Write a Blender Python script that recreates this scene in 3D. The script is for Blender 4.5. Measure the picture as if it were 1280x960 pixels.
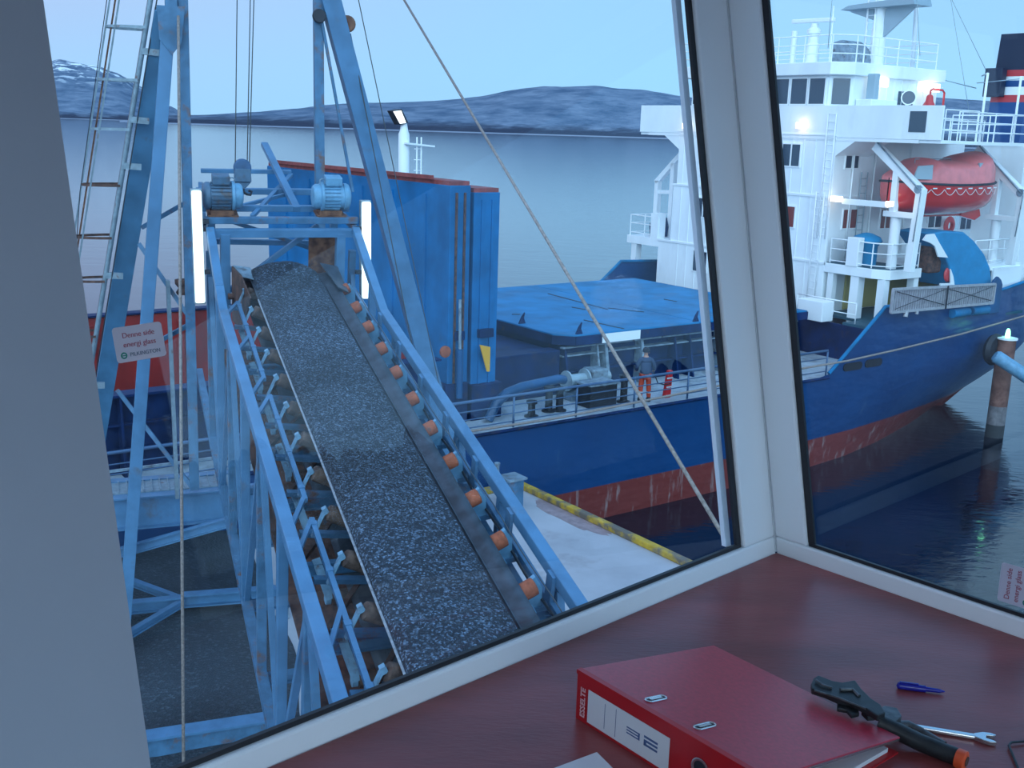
import bpy, bmesh, math, random
from mathutils import Matrix, Vector
random.seed(7)
for o in list(bpy.data.objects): bpy.data.objects.remove(o)
scene = bpy.context.scene
COL = scene.collection
V = Vector
# ---------------------------------------------------------------- camera
FPX, PITCH, ROLL, EYE = 1350.0, math.radians(13.25), math.radians(1.75), 12.0
CAM = V((0, 0, EYE))
_f = V((0, math.cos(PITCH), -math.sin(PITCH))); _r = V((1, 0, 0)); _u = _r.cross(_f)
CR = _r*math.cos(ROLL)+_u*math.sin(ROLL); CU = -_r*math.sin(ROLL)+_u*math.cos(ROLL); CF = _f
cam_data = bpy.data.cameras.new('camera'); cam = bpy.data.objects.new('camera', cam_data); COL.objects.link(cam)
cam_data.sensor_width = 36; cam_data.lens = 36*FPX/1280; cam_data.clip_start = .02; cam_data.clip_end = 30000
m3 = Matrix((CR, CU, -CF)).transposed(); cam.matrix_world = Matrix.Translation(CAM) @ m3.to_4x4()
scene.camera = cam
# ---------------------------------------------------------------- exposure
vs = scene.view_settings
vs.view_transform = 'Standard'; vs.look = 'None'; vs.gamma = 1; vs.use_curve_mapping = False; vs.exposure = 0.0
# ---------------------------------------------------------------- world: dusk sky
world = bpy.data.worlds.new('dusk_sky'); scene.world = world; world.use_nodes = True
wn = world.node_tree; wn.nodes.clear()
def N(t, kind, **kw):
    n = t.nodes.new(kind)
    for k, v in kw.items():
        if k == 'inputs':
            for a, b in v.items(): n.inputs[a].default_value = b
        else: setattr(n, k, v)
    return n
L = lambda t, a, b: t.links.new(a, b)
tc = N(wn, 'ShaderNodeTexCoord'); sep = N(wn, 'ShaderNodeSeparateXYZ'); L(wn, tc.outputs['Generated'], sep.inputs[0])
rampz = N(wn, 'ShaderNodeValToRGB'); L(wn, sep.outputs['Z'], rampz.inputs[0])
cr = rampz.color_ramp; cr.elements[0].position = 0.0; cr.elements[0].color = (.42, .77, 1.08, 1)
cr.elements[1].position = 1.0; cr.elements[1].color = (.27, .66, 1.18, 1)
for p, c in ((.05, (.42, .79, 1.12, 1)), (.16, (.42, .74, 1.08, 1)), (.38, (.32, .68, 1.14, 1))):
    e = cr.elements.new(p); e.color = c
# warmer pink afterglow to the left, cooler to the right
px = N(wn, 'ShaderNodeMapRange', inputs={1: -.50, 2: .05, 3: 1.0, 4: 0.0}); L(wn, sep.outputs['X'], px.inputs[0])
pz = N(wn, 'ShaderNodeMapRange', inputs={1: .0, 2: .14, 3: 0.15, 4: 1.0}); L(wn, sep.outputs['Z'], pz.inputs[0])
mu = N(wn, 'ShaderNodeMath', operation='MULTIPLY'); L(wn, px.outputs[0], mu.inputs[0]); L(wn, pz.outputs[0], mu.inputs[1])
pk = N(wn, 'ShaderNodeMix', data_type='RGBA'); L(wn, mu.outputs[0], pk.inputs[0]); L(wn, rampz.outputs[0], pk.inputs[6]); pk.inputs[7].default_value = (.58, .64, .93, 1)
# brighter part of the sky behind the viewer (where the light went down)
bk = N(wn, 'ShaderNodeMapRange', inputs={1: -.15, 2: -.80}); bk.interpolation_type = 'SMOOTHSTEP'; L(wn, sep.outputs['Y'], bk.inputs[0])
bm_ = N(wn, 'ShaderNodeMix', data_type='RGBA'); L(wn, bk.outputs[0], bm_.inputs[0]); L(wn, pk.outputs[2], bm_.inputs[6]); bm_.inputs[7].default_value = (1.70, 2.50, 3.15, 1)
bg = N(wn, 'ShaderNodeBackground'); L(wn, bm_.outputs[2], bg.inputs[0])
wo = N(wn, 'ShaderNodeOutputWorld'); L(wn, bg.outputs[0], wo.inputs[0])

# ---------------------------------------------------------------- pixel rays to points on real surfaces
def ray(x, y):
    return (CR*(x-640)/FPX - CU*(y-480)/FPX + CF).normalized()
def hit(x, y, p0, n):
    d = ray(x, y); return CAM + d*((V(p0)-CAM).dot(n)/d.dot(n))
def hitz(x, y, z): return hit(x, y, V((0, 0, z)), V((0, 0, 1)))
def frame(O, ex, ey, ez):
    M = Matrix((ex, ey, ez)).transposed().to_4x4(); M.translation = O; return M
# ship frame: x towards the stern, y away from the quay, z up from the water
_h = math.radians(54); SA = V((math.sin(_h), math.cos(_h), 0)); SB = V((-math.cos(_h), math.sin(_h), 0))
SO = hitz(750, 517, 3.5); SO.z = 0
SHIP = frame(SO, SA, SB, V((0, 0, 1)))
# conveyor frame: x up along the belt, y to the right, z normal to the belt
KU = ray(118, -150); KV = KU.cross(V((0, 0, 1))).normalized(); KW = KV.cross(KU)
KQ = CAM + ray(575, 770)*9.3
CONV = frame(KQ, KU, KV, KW)
HU = V((KU.x, KU.y, 0)).normalized()
YARD = frame(V((KQ.x, KQ.y, 0)), HU, KV, V((0, 0, 1)))     # level frame under the conveyor
def onS(x, y, t): return SHIP.inverted() @ hit(x, y, SO+SB*t, SB)     # plane y=t of ship frame
def onK(x, y, w): return CONV.inverted() @ hit(x, y, KQ+KW*w, KW)
def onY(x, y, u): return YARD.inverted() @ hit(x, y, V((KQ.x, KQ.y, 0))+HU*u, HU)
def onYz(x, y, z): return YARD.inverted() @ hitz(x, y, z)

# ---------------------------------------------------------------- materials
def mat(name, col, rough=.6, metal=0, spec=.5, var=0, vscale=3, var2=None, bump=0, bscale=20, stain=None, stain_s=1.5, stain_t=(.55, .68), emit=None, es=1, alpha=None, coat=0, detail=6, stretch=None):
    m = bpy.data.materials.new(name); m.use_nodes = True; t = m.node_tree; b = t.nodes['Principled BSDF']
    b.inputs['Roughness'].default_value = rough; b.inputs['Metallic'].default_value = metal
    b.inputs['Specular IOR Level'].default_value = spec; b.inputs['Coat Weight'].default_value = coat
    c = (*col, 1); b.inputs['Base Color'].default_value = c
    co = N(t, 'ShaderNodeTexCoord'); src = co.outputs['Object']
    if stretch:
        mp = N(t, 'ShaderNodeMapping'); mp.inputs['Scale'].default_value = stretch; L(t, src, mp.inputs[0]); src = mp.outputs[0]
    out = None
    if var or var2:
        n = N(t, 'ShaderNodeTexNoise', inputs={'Scale': vscale, 'Detail': detail, 'Roughness': .6}); L(t, src, n.inputs['Vector'])
        r = N(t, 'ShaderNodeMapRange', inputs={1: .35, 2: .65}); L(t, n.outputs[0], r.inputs[0])
        mx = N(t, 'ShaderNodeMix', data_type='RGBA'); L(t, r.outputs[0], mx.inputs[0])
        k = var
        mx.inputs[6].default_value = (*[max(0, v*(1-k)) for v in col], 1)
        mx.inputs[7].default_value = (*(var2 or [min(1, v*(1+k)) for v in col]), 1)
        out = mx.outputs[2]
    if stain:
        n2 = N(t, 'ShaderNodeTexNoise', inputs={'Scale': stain_s, 'Detail': 8, 'Roughness': .65}); L(t, src, n2.inputs['Vector'])
        r2 = N(t, 'ShaderNodeMapRange', inputs={1: stain_t[0], 2: stain_t[1]}); L(t, n2.outputs[0], r2.inputs[0])
        mx2 = N(t, 'ShaderNodeMix', data_type='RGBA'); L(t, r2.outputs[0], mx2.inputs[0])
        if out: L(t, out, mx2.inputs[6])
        else: mx2.inputs[6].default_value = c
        mx2.inputs[7].default_value = (*stain, 1); out = mx2.outputs[2]
    if out: L(t, out, b.inputs['Base Color'])
    if bump:
        nb = N(t, 'ShaderNodeTexNoise', inputs={'Scale': bscale, 'Detail': 5}); L(t, src, nb.inputs['Vector'])
        bp = N(t, 'ShaderNodeBump', inputs={'Strength': bump, 'Distance': .02}); L(t, nb.outputs[0], bp.inputs['Height']); L(t, bp.outputs[0], b.inputs['Normal'])
    if emit:
        b.inputs['Emission Color'].default_value = (*emit, 1); b.inputs['Emission Strength'].default_value = es
    if alpha is not None: b.inputs['Alpha'].default_value = alpha
    return m
RUST = (.16, .045, .02)
M = {}
M['frame_blue'] = mat('pale_blue_paint', (.078, .20, .35), .45, var=.16, vscale=2.5, stain=(.12, .12, .13), stain_s=1.3, stain_t=(.60, .74))
M['frame_rusty'] = mat('weathered_blue_paint', (.062, .165, .285), .55, var=.25, vscale=4, stain=(.17, .09, .07), stain_s=3, stain_t=(.54, .66))
M['galv'] = mat('galvanised_steel', (.24, .31, .36), .5, metal=.3, var=.2, vscale=8, stain=RUST, stain_s=4, stain_t=(.6, .7))
M['rust'] = mat('rusty_steel', (.13, .05, .035), .8, var=.4, vscale=9, var2=(.26, .12, .07))
M['rust_dark'] = mat('dark_rust_steel', (.06, .035, .035), .8, var=.4, vscale=9, var2=(.15, .07, .05))
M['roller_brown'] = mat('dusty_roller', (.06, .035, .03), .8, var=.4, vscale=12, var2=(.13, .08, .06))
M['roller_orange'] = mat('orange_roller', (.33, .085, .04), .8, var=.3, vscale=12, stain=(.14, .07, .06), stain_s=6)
M['belt'] = mat('worn_black_rubber', (.026, .034, .048), .5, var=.3, vscale=5, var2=(.055, .072, .098))
M['motor'] = mat('motor_blue_grey', (.07, .14, .22), .5, var=.2, vscale=8, stain=(.10, .08, .08), stain_s=6)
M['hook_blue'] = mat('hook_block_blue', (.04, .10, .20), .5, var=.2, vscale=8)
M['motor_light'] = mat('motor_pale_blue', (.14, .32, .48), .45, var=.15, vscale=8)
M['white'] = mat('ship_white_paint', (.88, .92, .93), .5, var=.06, vscale=.8, stain=(.72, .76, .78), stain_s=.9, stain_t=(.58, .8), stretch=(1, 1, .35))
M['white_plain'] = mat('white_paint', (.88, .91, .92), .45)
M['ship_blue'] = mat('ship_blue_paint', (.004, .070, .185), .38, var=.30, vscale=.7, stain=(.03, .08, .16), stain_s=1.2, stain_t=(.56, .75))
M['cover_stand'] = mat('standing_cover_blue', (.001, .135, .34), .55, spec=.3, var=.25, vscale=.8, stain=(.03, .10, .18), stain_s=1.1, stain_t=(.6, .75))
M['seal_red'] = mat('red_rubber_seal', (.27, .055, .05), .7, var=.3, vscale=4)
M['deck_blue'] = mat('dark_blue_steel', (.003, .021, .085), .6, spec=.2, var=.35, vscale=1.6, stain=(.05, .035, .04), stain_s=2.2, stain_t=(.58, .7))
M['cover_blue'] = mat('hatch_cover_blue', (.002, .17, .37), .6, spec=.25, var=.25, vscale=.8, stain=(.05, .17, .32), stain_s=.7, stain_t=(.55, .75))
M['grey_steel'] = mat('grey_painted_steel', (.20, .27, .33), .5, var=.3, vscale=5, stain=(.08, .06, .06), stain_s=4)
M['dark'] = mat('dark_steel', (.015, .02, .03), .6, var=.3, vscale=6)
M['red_hold'] = mat('red_oxide_paint', (.26, .014, .011), .6, var=.3, vscale=.9, stain=(.17, .03, .03), stain_s=1.4, stretch=(1, 1, .4))
M['deck_grey'] = mat('worn_deck_paint', (.42, .48, .54), .6, var=.2, vscale=1.2, stain=(.22, .24, .28), stain_s=1.6)
M['green_deck'] = mat('dark_green_deck', (.02, .09, .13), .6)
M['yellow'] = mat('yellow_paint', (.55, .34, .03), .6, var=.2, vscale=4, stain=(.16, .13, .10), stain_s=1.4, stain_t=(.46, .56))
M['yellow_clean'] = mat('yellow_steel', (.75, .38, .03), .5)
M['red'] = mat('bright_red_paint', (.55, .02, .025), .4)
M['boat_red'] = mat('lifeboat_red_gelcoat', (.62, .022, .022), .25, coat=.4, var=.12, vscale=1.5)
M['boat_pink'] = mat('lifeboat_canopy_faded', (.85, .22, .22), .4, var=.12, vscale=2)
M['grey_panel'] = mat('grey_panel', (.32, .42, .48), .4)
M['tarp'] = mat('blue_tarpaulin', (.006, .23, .46), .6, var=.12, vscale=2, bump=.4, bscale=4)
M['concrete'] = mat('quay_concrete', (.43, .42, .45), .85, var=.12, vscale=.5, stain=(.29, .26, .27), stain_s=.45, stain_t=(.56, .72), bump=.25, bscale=30)
M['rope'] = mat('grey_rope', (.28, .23, .21), .9, var=.3, vscale=30)
M['wire'] = mat('steel_wire', (.05, .06, .07), .6)
M['tube_lit'] = mat('lit_fluorescent', (.9, .9, .9), .5, emit=(.86, 1.0, .93), es=1.5)
M['flood_lit'] = mat('lit_floodlight', (.9, .9, .9), .5, emit=(1.0, .97, .85), es=1.7)
M['warm_lit'] = mat('lit_warm_lamp', (.9, .9, .9), .5, emit=(1.0, .72, .45), es=3.0)
M['green_lit'] = mat('lit_green_lamp', (.2, .9, .4), .5, emit=(.25, 1.0, .45), es=6.0)
M['win_dark'] = mat('ship_window_glass', (.02, .045, .08), .08, spec=.8)
M['win_red'] = mat('ship_window_red_curtain', (.22, .05, .045), .25)
M['yellow_light_tint'] = mat('yellow_lit_bulkhead', (.55, .47, .18), .6)  # yellow light falling on the bulkhead is put into its colour
M['navy'] = mat('funnel_navy', (.008, .02, .05), .5)
M['funnel_blue'] = mat('funnel_blue', (.008, .065, .22), .45)
M['funnel_red'] = mat('funnel_red', (.55, .05, .06), .45)

# hull: blue above, red boot-topping below with scratches, ports drawn as geometry
def hull_mat():
    m = bpy.data.materials.new('hull_paint'); m.use_nodes = True; t = m.node_tree; b = t.nodes['Principled BSDF']
    b.inputs['Roughness'].default_value = .30
    co = N(t, 'ShaderNodeTexCoord'); s = N(t, 'ShaderNodeSeparateXYZ'); L(t, co.outputs['Object'], s.inputs[0])
    n = N(t, 'ShaderNodeTexNoise', inputs={'Scale': .5, 'Detail': 7}); L(t, co.outputs['Object'], n.inputs['Vector'])
    mb = N(t, 'ShaderNodeMix', data_type='RGBA'); mb.inputs[6].default_value = (.002, .034, .125, 1); mb.inputs[7].default_value = (.004, .066, .21, 1); L(t, n.outputs[0], mb.inputs[0])
    # vertical scuffs
    mp = N(t, 'ShaderNodeMapping'); mp.inputs['Scale'].default_value = (2.2, 2.2, .45); L(t, co.outputs['Object'], mp.inputs[0])
    n2 = N(t, 'ShaderNodeTexNoise', inputs={'Scale': 1.6, 'Detail': 9, 'Roughness': .7}); L(t, mp.outputs[0], n2.inputs['Vector'])
    r2 = N(t, 'ShaderNodeMapRange', inputs={1: .55, 2: .66, 4: .75}); L(t, n2.outputs[0], r2.inputs[0])
    mr = N(t, 'ShaderNodeMix', data_type='RGBA'); mr.inputs[6].default_value = (.20, .035, .030, 1); mr.inputs[7].default_value = (.36, .25, .24, 1); L(t, r2.outputs[0], mr.inputs[0])
    r3 = N(t, 'ShaderNodeMapRange', inputs={1: .60, 2: .72, 4: .5}); L(t, n2.outputs[0], r3.inputs[0])
    mb2 = N(t, 'ShaderNodeMix', data_type='RGBA'); L(t, r3.outputs[0], mb2.inputs[0]); L(t, mb.outputs[2], mb2.inputs[6]); mb2.inputs[7].default_value = (.08, .15, .24, 1)
    ln = N(t, 'ShaderNodeMapRange', inputs={1: 1.10, 2: 1.13}); L(t, s.outputs['Z'], ln.inputs[0])
    fin = N(t, 'ShaderNodeMix', data_type='RGBA'); L(t, ln.outputs[0], fin.inputs[0]); L(t, mr.outputs[2], fin.inputs[6]); L(t, mb2.outputs[2], fin.inputs[7])
    L(t, fin.outputs[2], b.inputs['Base Color'])
    # plating dents
    mp2 = N(t, 'ShaderNodeMapping'); mp2.inputs['Scale'].default_value = (.5, .5, 1.1); L(t, co.outputs['Object'], mp2.inputs[0])
    n3 = N(t, 'ShaderNodeTexNoise', inputs={'Scale': 1.8, 'Detail': 2}); L(t, mp2.outputs[0], n3.inputs['Vector'])
    bp = N(t, 'ShaderNodeBump', inputs={'Strength': .6, 'Distance': .08}); L(t, n3.outputs[0], bp.inputs['Height']); L(t, bp.outputs[0], b.inputs['Normal'])
    return m
M['hull'] = hull_mat()

def water_mat():
    m = bpy.data.materials.new('sea_water'); m.use_nodes = True; t = m.node_tree; b = t.nodes['Principled BSDF']
    b.inputs['Base Color'].default_value = (.001, .004, .014, 1); b.inputs['Roughness'].default_value = .07; b.inputs['IOR'].default_value = 1.6; b.inputs['Specular Tint'].default_value = (.85, .97, 1, 1)
    co = N(t, 'ShaderNodeTexCoord')
    mp = N(t, 'ShaderNodeMapping'); mp.inputs['Rotation'].default_value = (0, 0, .5); mp.inputs['Scale'].default_value = (1, 2.2, 1); L(t, co.outputs['Object'], mp.inputs[0])
    n = N(t, 'ShaderNodeTexNoise', inputs={'Scale': 1.5, 'Detail': 3, 'Roughness': .5, 'Distortion': .6}); L(t, mp.outputs[0], n.inputs['Vector'])
    n2 = N(t, 'ShaderNodeTexNoise', inputs={'Scale': .18, 'Detail': 3}); L(t, mp.outputs[0], n2.inputs['Vector'])
    ad = N(t, 'ShaderNodeMath', operation='MULTIPLY_ADD', inputs={1: 2.5}); L(t, n2.outputs[0], ad.inputs[0]); L(t, n.outputs[0], ad.inputs[2])
    bp = N(t, 'ShaderNodeBump', inputs={'Strength': .12, 'Distance': .09}); L(t, ad.outputs[0], bp.inputs['Height']); L(t, bp.outputs[0], b.inputs['Normal'])
    return m
M['water'] = water_mat()

def grit_mat(name, dark, light, scale, big=.6):
    m = bpy.data.materials.new(name); m.use_nodes = True; t = m.node_tree; b = t.nodes['Principled BSDF']; b.inputs['Roughness'].default_value = .85
    co = N(t, 'ShaderNodeTexCoord')
    v = N(t, 'ShaderNodeTexVoronoi', inputs={'Scale': scale}); L(t, co.outputs['Object'], v.inputs['Vector'])
    sp = N(t, 'ShaderNodeSeparateColor'); L(t, v.outputs['Color'], sp.inputs[0])
    pw = N(t, 'ShaderNodeMath', operation='POWER', inputs={1: 5.0}); L(t, sp.outputs[0], pw.inputs[0])
    mx = N(t, 'ShaderNodeMix', data_type='RGBA'); L(t, pw.outputs[0], mx.inputs[0]); mx.inputs[6].default_value = (*dark, 1); mx.inputs[7].default_value = (*light, 1)
    n = N(t, 'ShaderNodeTexNoise', inputs={'Scale': big, 'Detail': 5}); L(t, co.outputs['Object'], n.inputs['Vector'])
    r = N(t, 'ShaderNodeMapRange', inputs={1: .3, 2: .7, 3: .55, 4: 1.5}); L(t, n.outputs[0], r.inputs[0])
    hs = N(t, 'ShaderNodeHueSaturation'); L(t, mx.outputs[2], hs.inputs['Color']); L(t, r.outputs[0], hs.inputs['Value']); L(t, hs.outputs[0], b.inputs['Base Color'])
    bp = N(t, 'ShaderNodeBump', inputs={'Strength': .9, 'Distance': .02}); L(t, v.outputs['Distance'], bp.inputs['Height']); L(t, bp.outputs[0], b.inputs['Normal'])
    return m
M['stone'] = grit_mat('crushed_stone', (.015, .022, .034), (.15, .215, .31), 58)
M['yard_grit'] = grit_mat('dark_yard_grit', (.024, .034, .044), (.06, .08, .10), 22, .35)

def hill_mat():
    m = bpy.data.materials.new('bare_hazy_hillside'); m.use_nodes = True; t = m.node_tree; b = t.nodes['Principled BSDF']; b.inputs['Roughness'].default_value = .95; b.inputs['Specular IOR Level'].default_value = 0
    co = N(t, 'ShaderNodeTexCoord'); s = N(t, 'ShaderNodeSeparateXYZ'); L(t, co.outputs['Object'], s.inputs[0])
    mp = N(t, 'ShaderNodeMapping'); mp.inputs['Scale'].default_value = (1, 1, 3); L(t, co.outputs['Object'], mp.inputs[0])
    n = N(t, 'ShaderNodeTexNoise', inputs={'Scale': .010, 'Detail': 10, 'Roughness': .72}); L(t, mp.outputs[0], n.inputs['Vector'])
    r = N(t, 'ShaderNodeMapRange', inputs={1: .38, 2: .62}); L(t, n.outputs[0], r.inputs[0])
    mx = N(t, 'ShaderNodeMix', data_type='RGBA'); L(t, r.outputs[0], mx.inputs[0]); mx.inputs[6].default_value = (.075, .12, .19, 1); mx.inputs[7].default_value = (.20, .25, .33, 1)  # blue aerial haze is mixed into both hillside colours
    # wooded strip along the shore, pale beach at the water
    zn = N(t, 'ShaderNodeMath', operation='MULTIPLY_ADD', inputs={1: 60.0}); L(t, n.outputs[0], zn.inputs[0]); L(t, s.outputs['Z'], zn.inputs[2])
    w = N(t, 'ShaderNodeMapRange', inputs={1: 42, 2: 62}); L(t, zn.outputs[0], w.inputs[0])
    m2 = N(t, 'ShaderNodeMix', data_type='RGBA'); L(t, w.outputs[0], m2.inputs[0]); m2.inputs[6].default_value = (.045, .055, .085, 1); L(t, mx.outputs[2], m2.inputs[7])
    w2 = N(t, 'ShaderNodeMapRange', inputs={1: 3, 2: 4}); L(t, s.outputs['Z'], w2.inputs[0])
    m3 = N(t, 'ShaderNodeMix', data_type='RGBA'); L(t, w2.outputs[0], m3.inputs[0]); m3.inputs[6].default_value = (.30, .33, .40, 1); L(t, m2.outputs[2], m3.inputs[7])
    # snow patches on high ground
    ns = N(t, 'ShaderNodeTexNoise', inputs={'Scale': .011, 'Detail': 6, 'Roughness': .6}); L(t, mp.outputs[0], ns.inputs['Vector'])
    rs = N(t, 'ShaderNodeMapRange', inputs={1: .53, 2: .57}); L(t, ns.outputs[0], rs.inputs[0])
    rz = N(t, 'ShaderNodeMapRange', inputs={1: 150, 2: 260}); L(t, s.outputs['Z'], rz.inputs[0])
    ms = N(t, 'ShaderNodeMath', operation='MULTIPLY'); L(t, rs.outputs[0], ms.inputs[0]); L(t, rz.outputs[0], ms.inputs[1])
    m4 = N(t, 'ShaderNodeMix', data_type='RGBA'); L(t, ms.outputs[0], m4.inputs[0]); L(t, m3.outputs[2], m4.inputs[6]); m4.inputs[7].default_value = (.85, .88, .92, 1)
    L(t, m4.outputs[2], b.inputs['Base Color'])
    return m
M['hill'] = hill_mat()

def glass_mat():
    m = bpy.data.materials.new('window_glass'); m.use_nodes = True; t = m.node_tree; t.nodes.clear()
    tr = N(t, 'ShaderNodeBsdfTransparent', inputs={0: (.93, .97, 1.0, 1)}); gl = N(t, 'ShaderNodeBsdfGlossy', inputs={'Roughness': 0.0, 'Color': (.9, .95, 1, 1)})
    lw = N(t, 'ShaderNodeLayerWeight', inputs={'Blend': .5}); p5 = N(t, 'ShaderNodeMath', operation='POWER', inputs={1: 5.0}); L(t, lw.outputs['Facing'], p5.inputs[0])
    k = N(t, 'ShaderNodeMath', operation='MULTIPLY_ADD', inputs={1: .80, 2: .026}); L(t, p5.outputs[0], k.inputs[0])
    mx = N(t, 'ShaderNodeMixShader'); L(t, k.outputs[0], mx.inputs[0]); L(t, tr.outputs[0], mx.inputs[1]); L(t, gl.outputs[0], mx.inputs[2])
    o = N(t, 'ShaderNodeOutputMaterial'); L(t, mx.outputs[0], o.inputs[0]); return m
M['glass'] = glass_mat()

# ---------------------------------------------------------------- mesh builder
def perp(d):
    d = d.normalized(); a = V((0, 0, 1)) if abs(d.z) < .9 else V((1, 0, 0)); x = d.cross(a).normalized(); return x, d.cross(x)
class MB:
    def __init__(s, M=None): s.v = []; s.f = []; s.M = M or Matrix(); s.sm = []
    def add(s, vs, fs, smooth=False):
        n = len(s.v); s.v += [V(p) for p in vs]; s.f += [tuple(i+n for i in f) for f in fs]; s.sm += [smooth]*len(fs); return s
    def hexa(s, p): return s.add(p, [(0, 3, 2, 1), (4, 5, 6, 7), (0, 1, 5, 4), (1, 2, 6, 5), (2, 3, 7, 6), (3, 0, 4, 7)])
    def box(s, x0, x1, y0, y1, z0, z1): return s.hexa([(x0, y0, z0), (x1, y0, z0), (x1, y1, z0), (x0, y1, z0), (x0, y0, z1), (x1, y0, z1), (x1, y1, z1), (x0, y1, z1)])
    def bar(s, p, q, w, h, up=(0, 0, 1)):
        p, q = V(p), V(q); d = (q-p).normalized(); u = V(up)
        if abs(d.dot(u)) > .98: u = V((1, 0, 0)) if abs(d.x) < .9 else V((0, 1, 0))
        a = d.cross(u).normalized()*w/2; b = a.cross(d).normalized()*h/2
        return s.hexa([p-a-b, p+a-b, p+a+b, p-a+b, q-a-b, q+a-b, q+a+b, q-a+b])
    def ibeam(s, p, q, w, h, up=(0, 0, 1), t=.02):
        p, q = V(p), V(q); d = (q-p).normalized(); u = V(up)
        if abs(d.dot(u)) > .98: u = V((1, 0, 0)) if abs(d.x) < .9 else V((0, 1, 0))
        a = d.cross(u).normalized(); b = a.cross(d).normalized()
        s.bar(p, q, t, h, up); s.bar(p+b*(h/2), q+b*(h/2), w, t, up); s.bar(p-b*(h/2), q-b*(h/2), w, t, up); return s
    def tube(s, p, q, r, r2=None, n=10):
        p, q = V(p), V(q); r2 = r if r2 is None else r2; x, y = perp(q-p); vs = []
        for c, rr in ((p, r), (q, r2)):
            for i in range(n):
                t = 2*math.pi*i/n; vs.append(c+(x*math.cos(t)+y*math.sin(t))*rr)
        s.add(vs, [(i, (i+1) % n, n+(i+1) % n, n+i) for i in range(n)], True)
        return s.add(vs, [tuple(range(n))[::-1], tuple(range(n, 2*n))])
    def path(s, pts, r, n=6, closed=False):
        pts = [V(p) for p in pts]; m = len(pts); vs = []; x = None
        for i, p in enumerate(pts):
            d = (pts[(i+1) % m] if (closed or i < m-1) else p)-(pts[i-1] if (closed or i > 0) else p)
            if x is None: x, y = perp(d)
            d = d.normalized(); x = (x-d*x.dot(d)).normalized(); y = d.cross(x)
            for k in range(n):
                t = 2*math.pi*k/n; vs.append(p+(x*math.cos(t)+y*math.sin(t))*r)
        fs = [(i*n+k, i*n+(k+1) % n, ((i+1) % m)*n+(k+1) % n, ((i+1) % m)*n+k) for i in range(m if closed else m-1) for k in range(n)]
        s.add(vs, fs, True)
        if not closed: s.add(vs[:n]+vs[-n:], [tuple(range(n))[::-1], tuple(range(n, 2*n))])
        return s
    def prism(s, poly, ex):
        poly = [V(p) for p in poly]; ex = V(ex); n = len(poly)
        return s.add(poly+[p+ex for p in poly], [tuple(range(n))[::-1], tuple(range(n, 2*n))]+[(i, (i+1) % n, n+(i+1) % n, n+i) for i in range(n)])
    def lathe(s, base, axis, prof, n=20, smooth=True):
        base = V(base); axis = V(axis).normalized(); x, y = perp(axis); vs = []
        for r, z in prof:
            for i in range(n):
                t = 2*math.pi*i/n; vs.append(base+axis*z+(x*math.cos(t)+y*math.sin(t))*max(r, 1e-4))
        return s.add(vs, [(j*n+i, j*n+(i+1) % n, (j+1)*n+(i+1) % n, (j+1)*n+i) for j in range(len(prof)-1) for i in range(n)], smooth)
    def grid(s, rows, smooth=True):
        m = len(rows[0]); vs = [p for r in rows for p in r]
        return s.add(vs, [(j*m+i, j*m+i+1, (j+1)*m+i+1, (j+1)*m+i) for j in range(len(rows)-1) for i in range(m-1)], smooth)
    def build(s, name, material, parent=None, bevel=0, fix=True):
        vs = [s.M @ p for p in s.v]
        if parent is None:
            xs = [p.x for p in vs]; ys = [p.y for p in vs]; zs = [p.z for p in vs]
            T = Matrix.Translation(V(((min(xs)+max(xs))/2, (min(ys)+max(ys))/2, min(zs))))
            W = T
        else: W = WM[parent.name]
        inv = W.inverted(); me = bpy.data.meshes.new(name); me.from_pydata([inv @ p for p in vs], [], s.f)
        for p, k in zip(me.polygons, s.sm): p.use_smooth = k
        if fix:
            bm = bmesh.new(); bm.from_mesh(me); bmesh.ops.remove_doubles(bm, verts=bm.verts, dist=1e-5); bmesh.ops.recalc_face_normals(bm, faces=bm.faces)
            for e in bm.edges:
                if len(e.link_faces) == 2 and e.calc_face_angle(0) > .7: e.smooth = False
            bm.to_mesh(me); bm.free()
        me.materials.append(M[material] if isinstance(material, str) else material)
        o = bpy.data.objects.new(name, me); COL.objects.link(o)
        if parent is None: o.matrix_world = W; WM[o.name] = W
        else: o.parent = parent; WM[o.name] = W
        if bevel:
            b = o.modifiers.new('bevel', 'BEVEL'); b.width = bevel; b.segments = 2; b.limit_method = 'ANGLE'
        return o
WM = {}
def tag(o, label=None, cat=None, group=None, kind=None):
    for k, v in (('label', label), ('category', cat), ('group', group), ('kind', kind)):
        if v: o[k] = v
    return o
def thing(name, loc, label, cat, group=None, rot=None):
    o = bpy.data.objects.new(name, None); COL.objects.link(o); o.empty_display_size = .2
    W = Matrix.Translation(loc) @ (rot.to_3x3().to_4x4() if rot else Matrix()); o.matrix_world = W; WM[o.name] = W
    return tag(o, label, cat, group)
def struct(o): return tag(o, kind='structure')
def copy_thing(o, W, label, parent=None):
    c = o.copy(); COL.objects.link(c); c.matrix_world = W; WM[c.name] = W
    if label: c['label'] = label
    for ch in [x for x in bpy.data.objects if x.parent == o]:
        d = ch.copy(); COL.objects.link(d); d.parent = c
        for g in [x for x in bpy.data.objects if x.parent == ch]:
            e = g.copy(); COL.objects.link(e); e.parent = d
    return c
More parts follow.
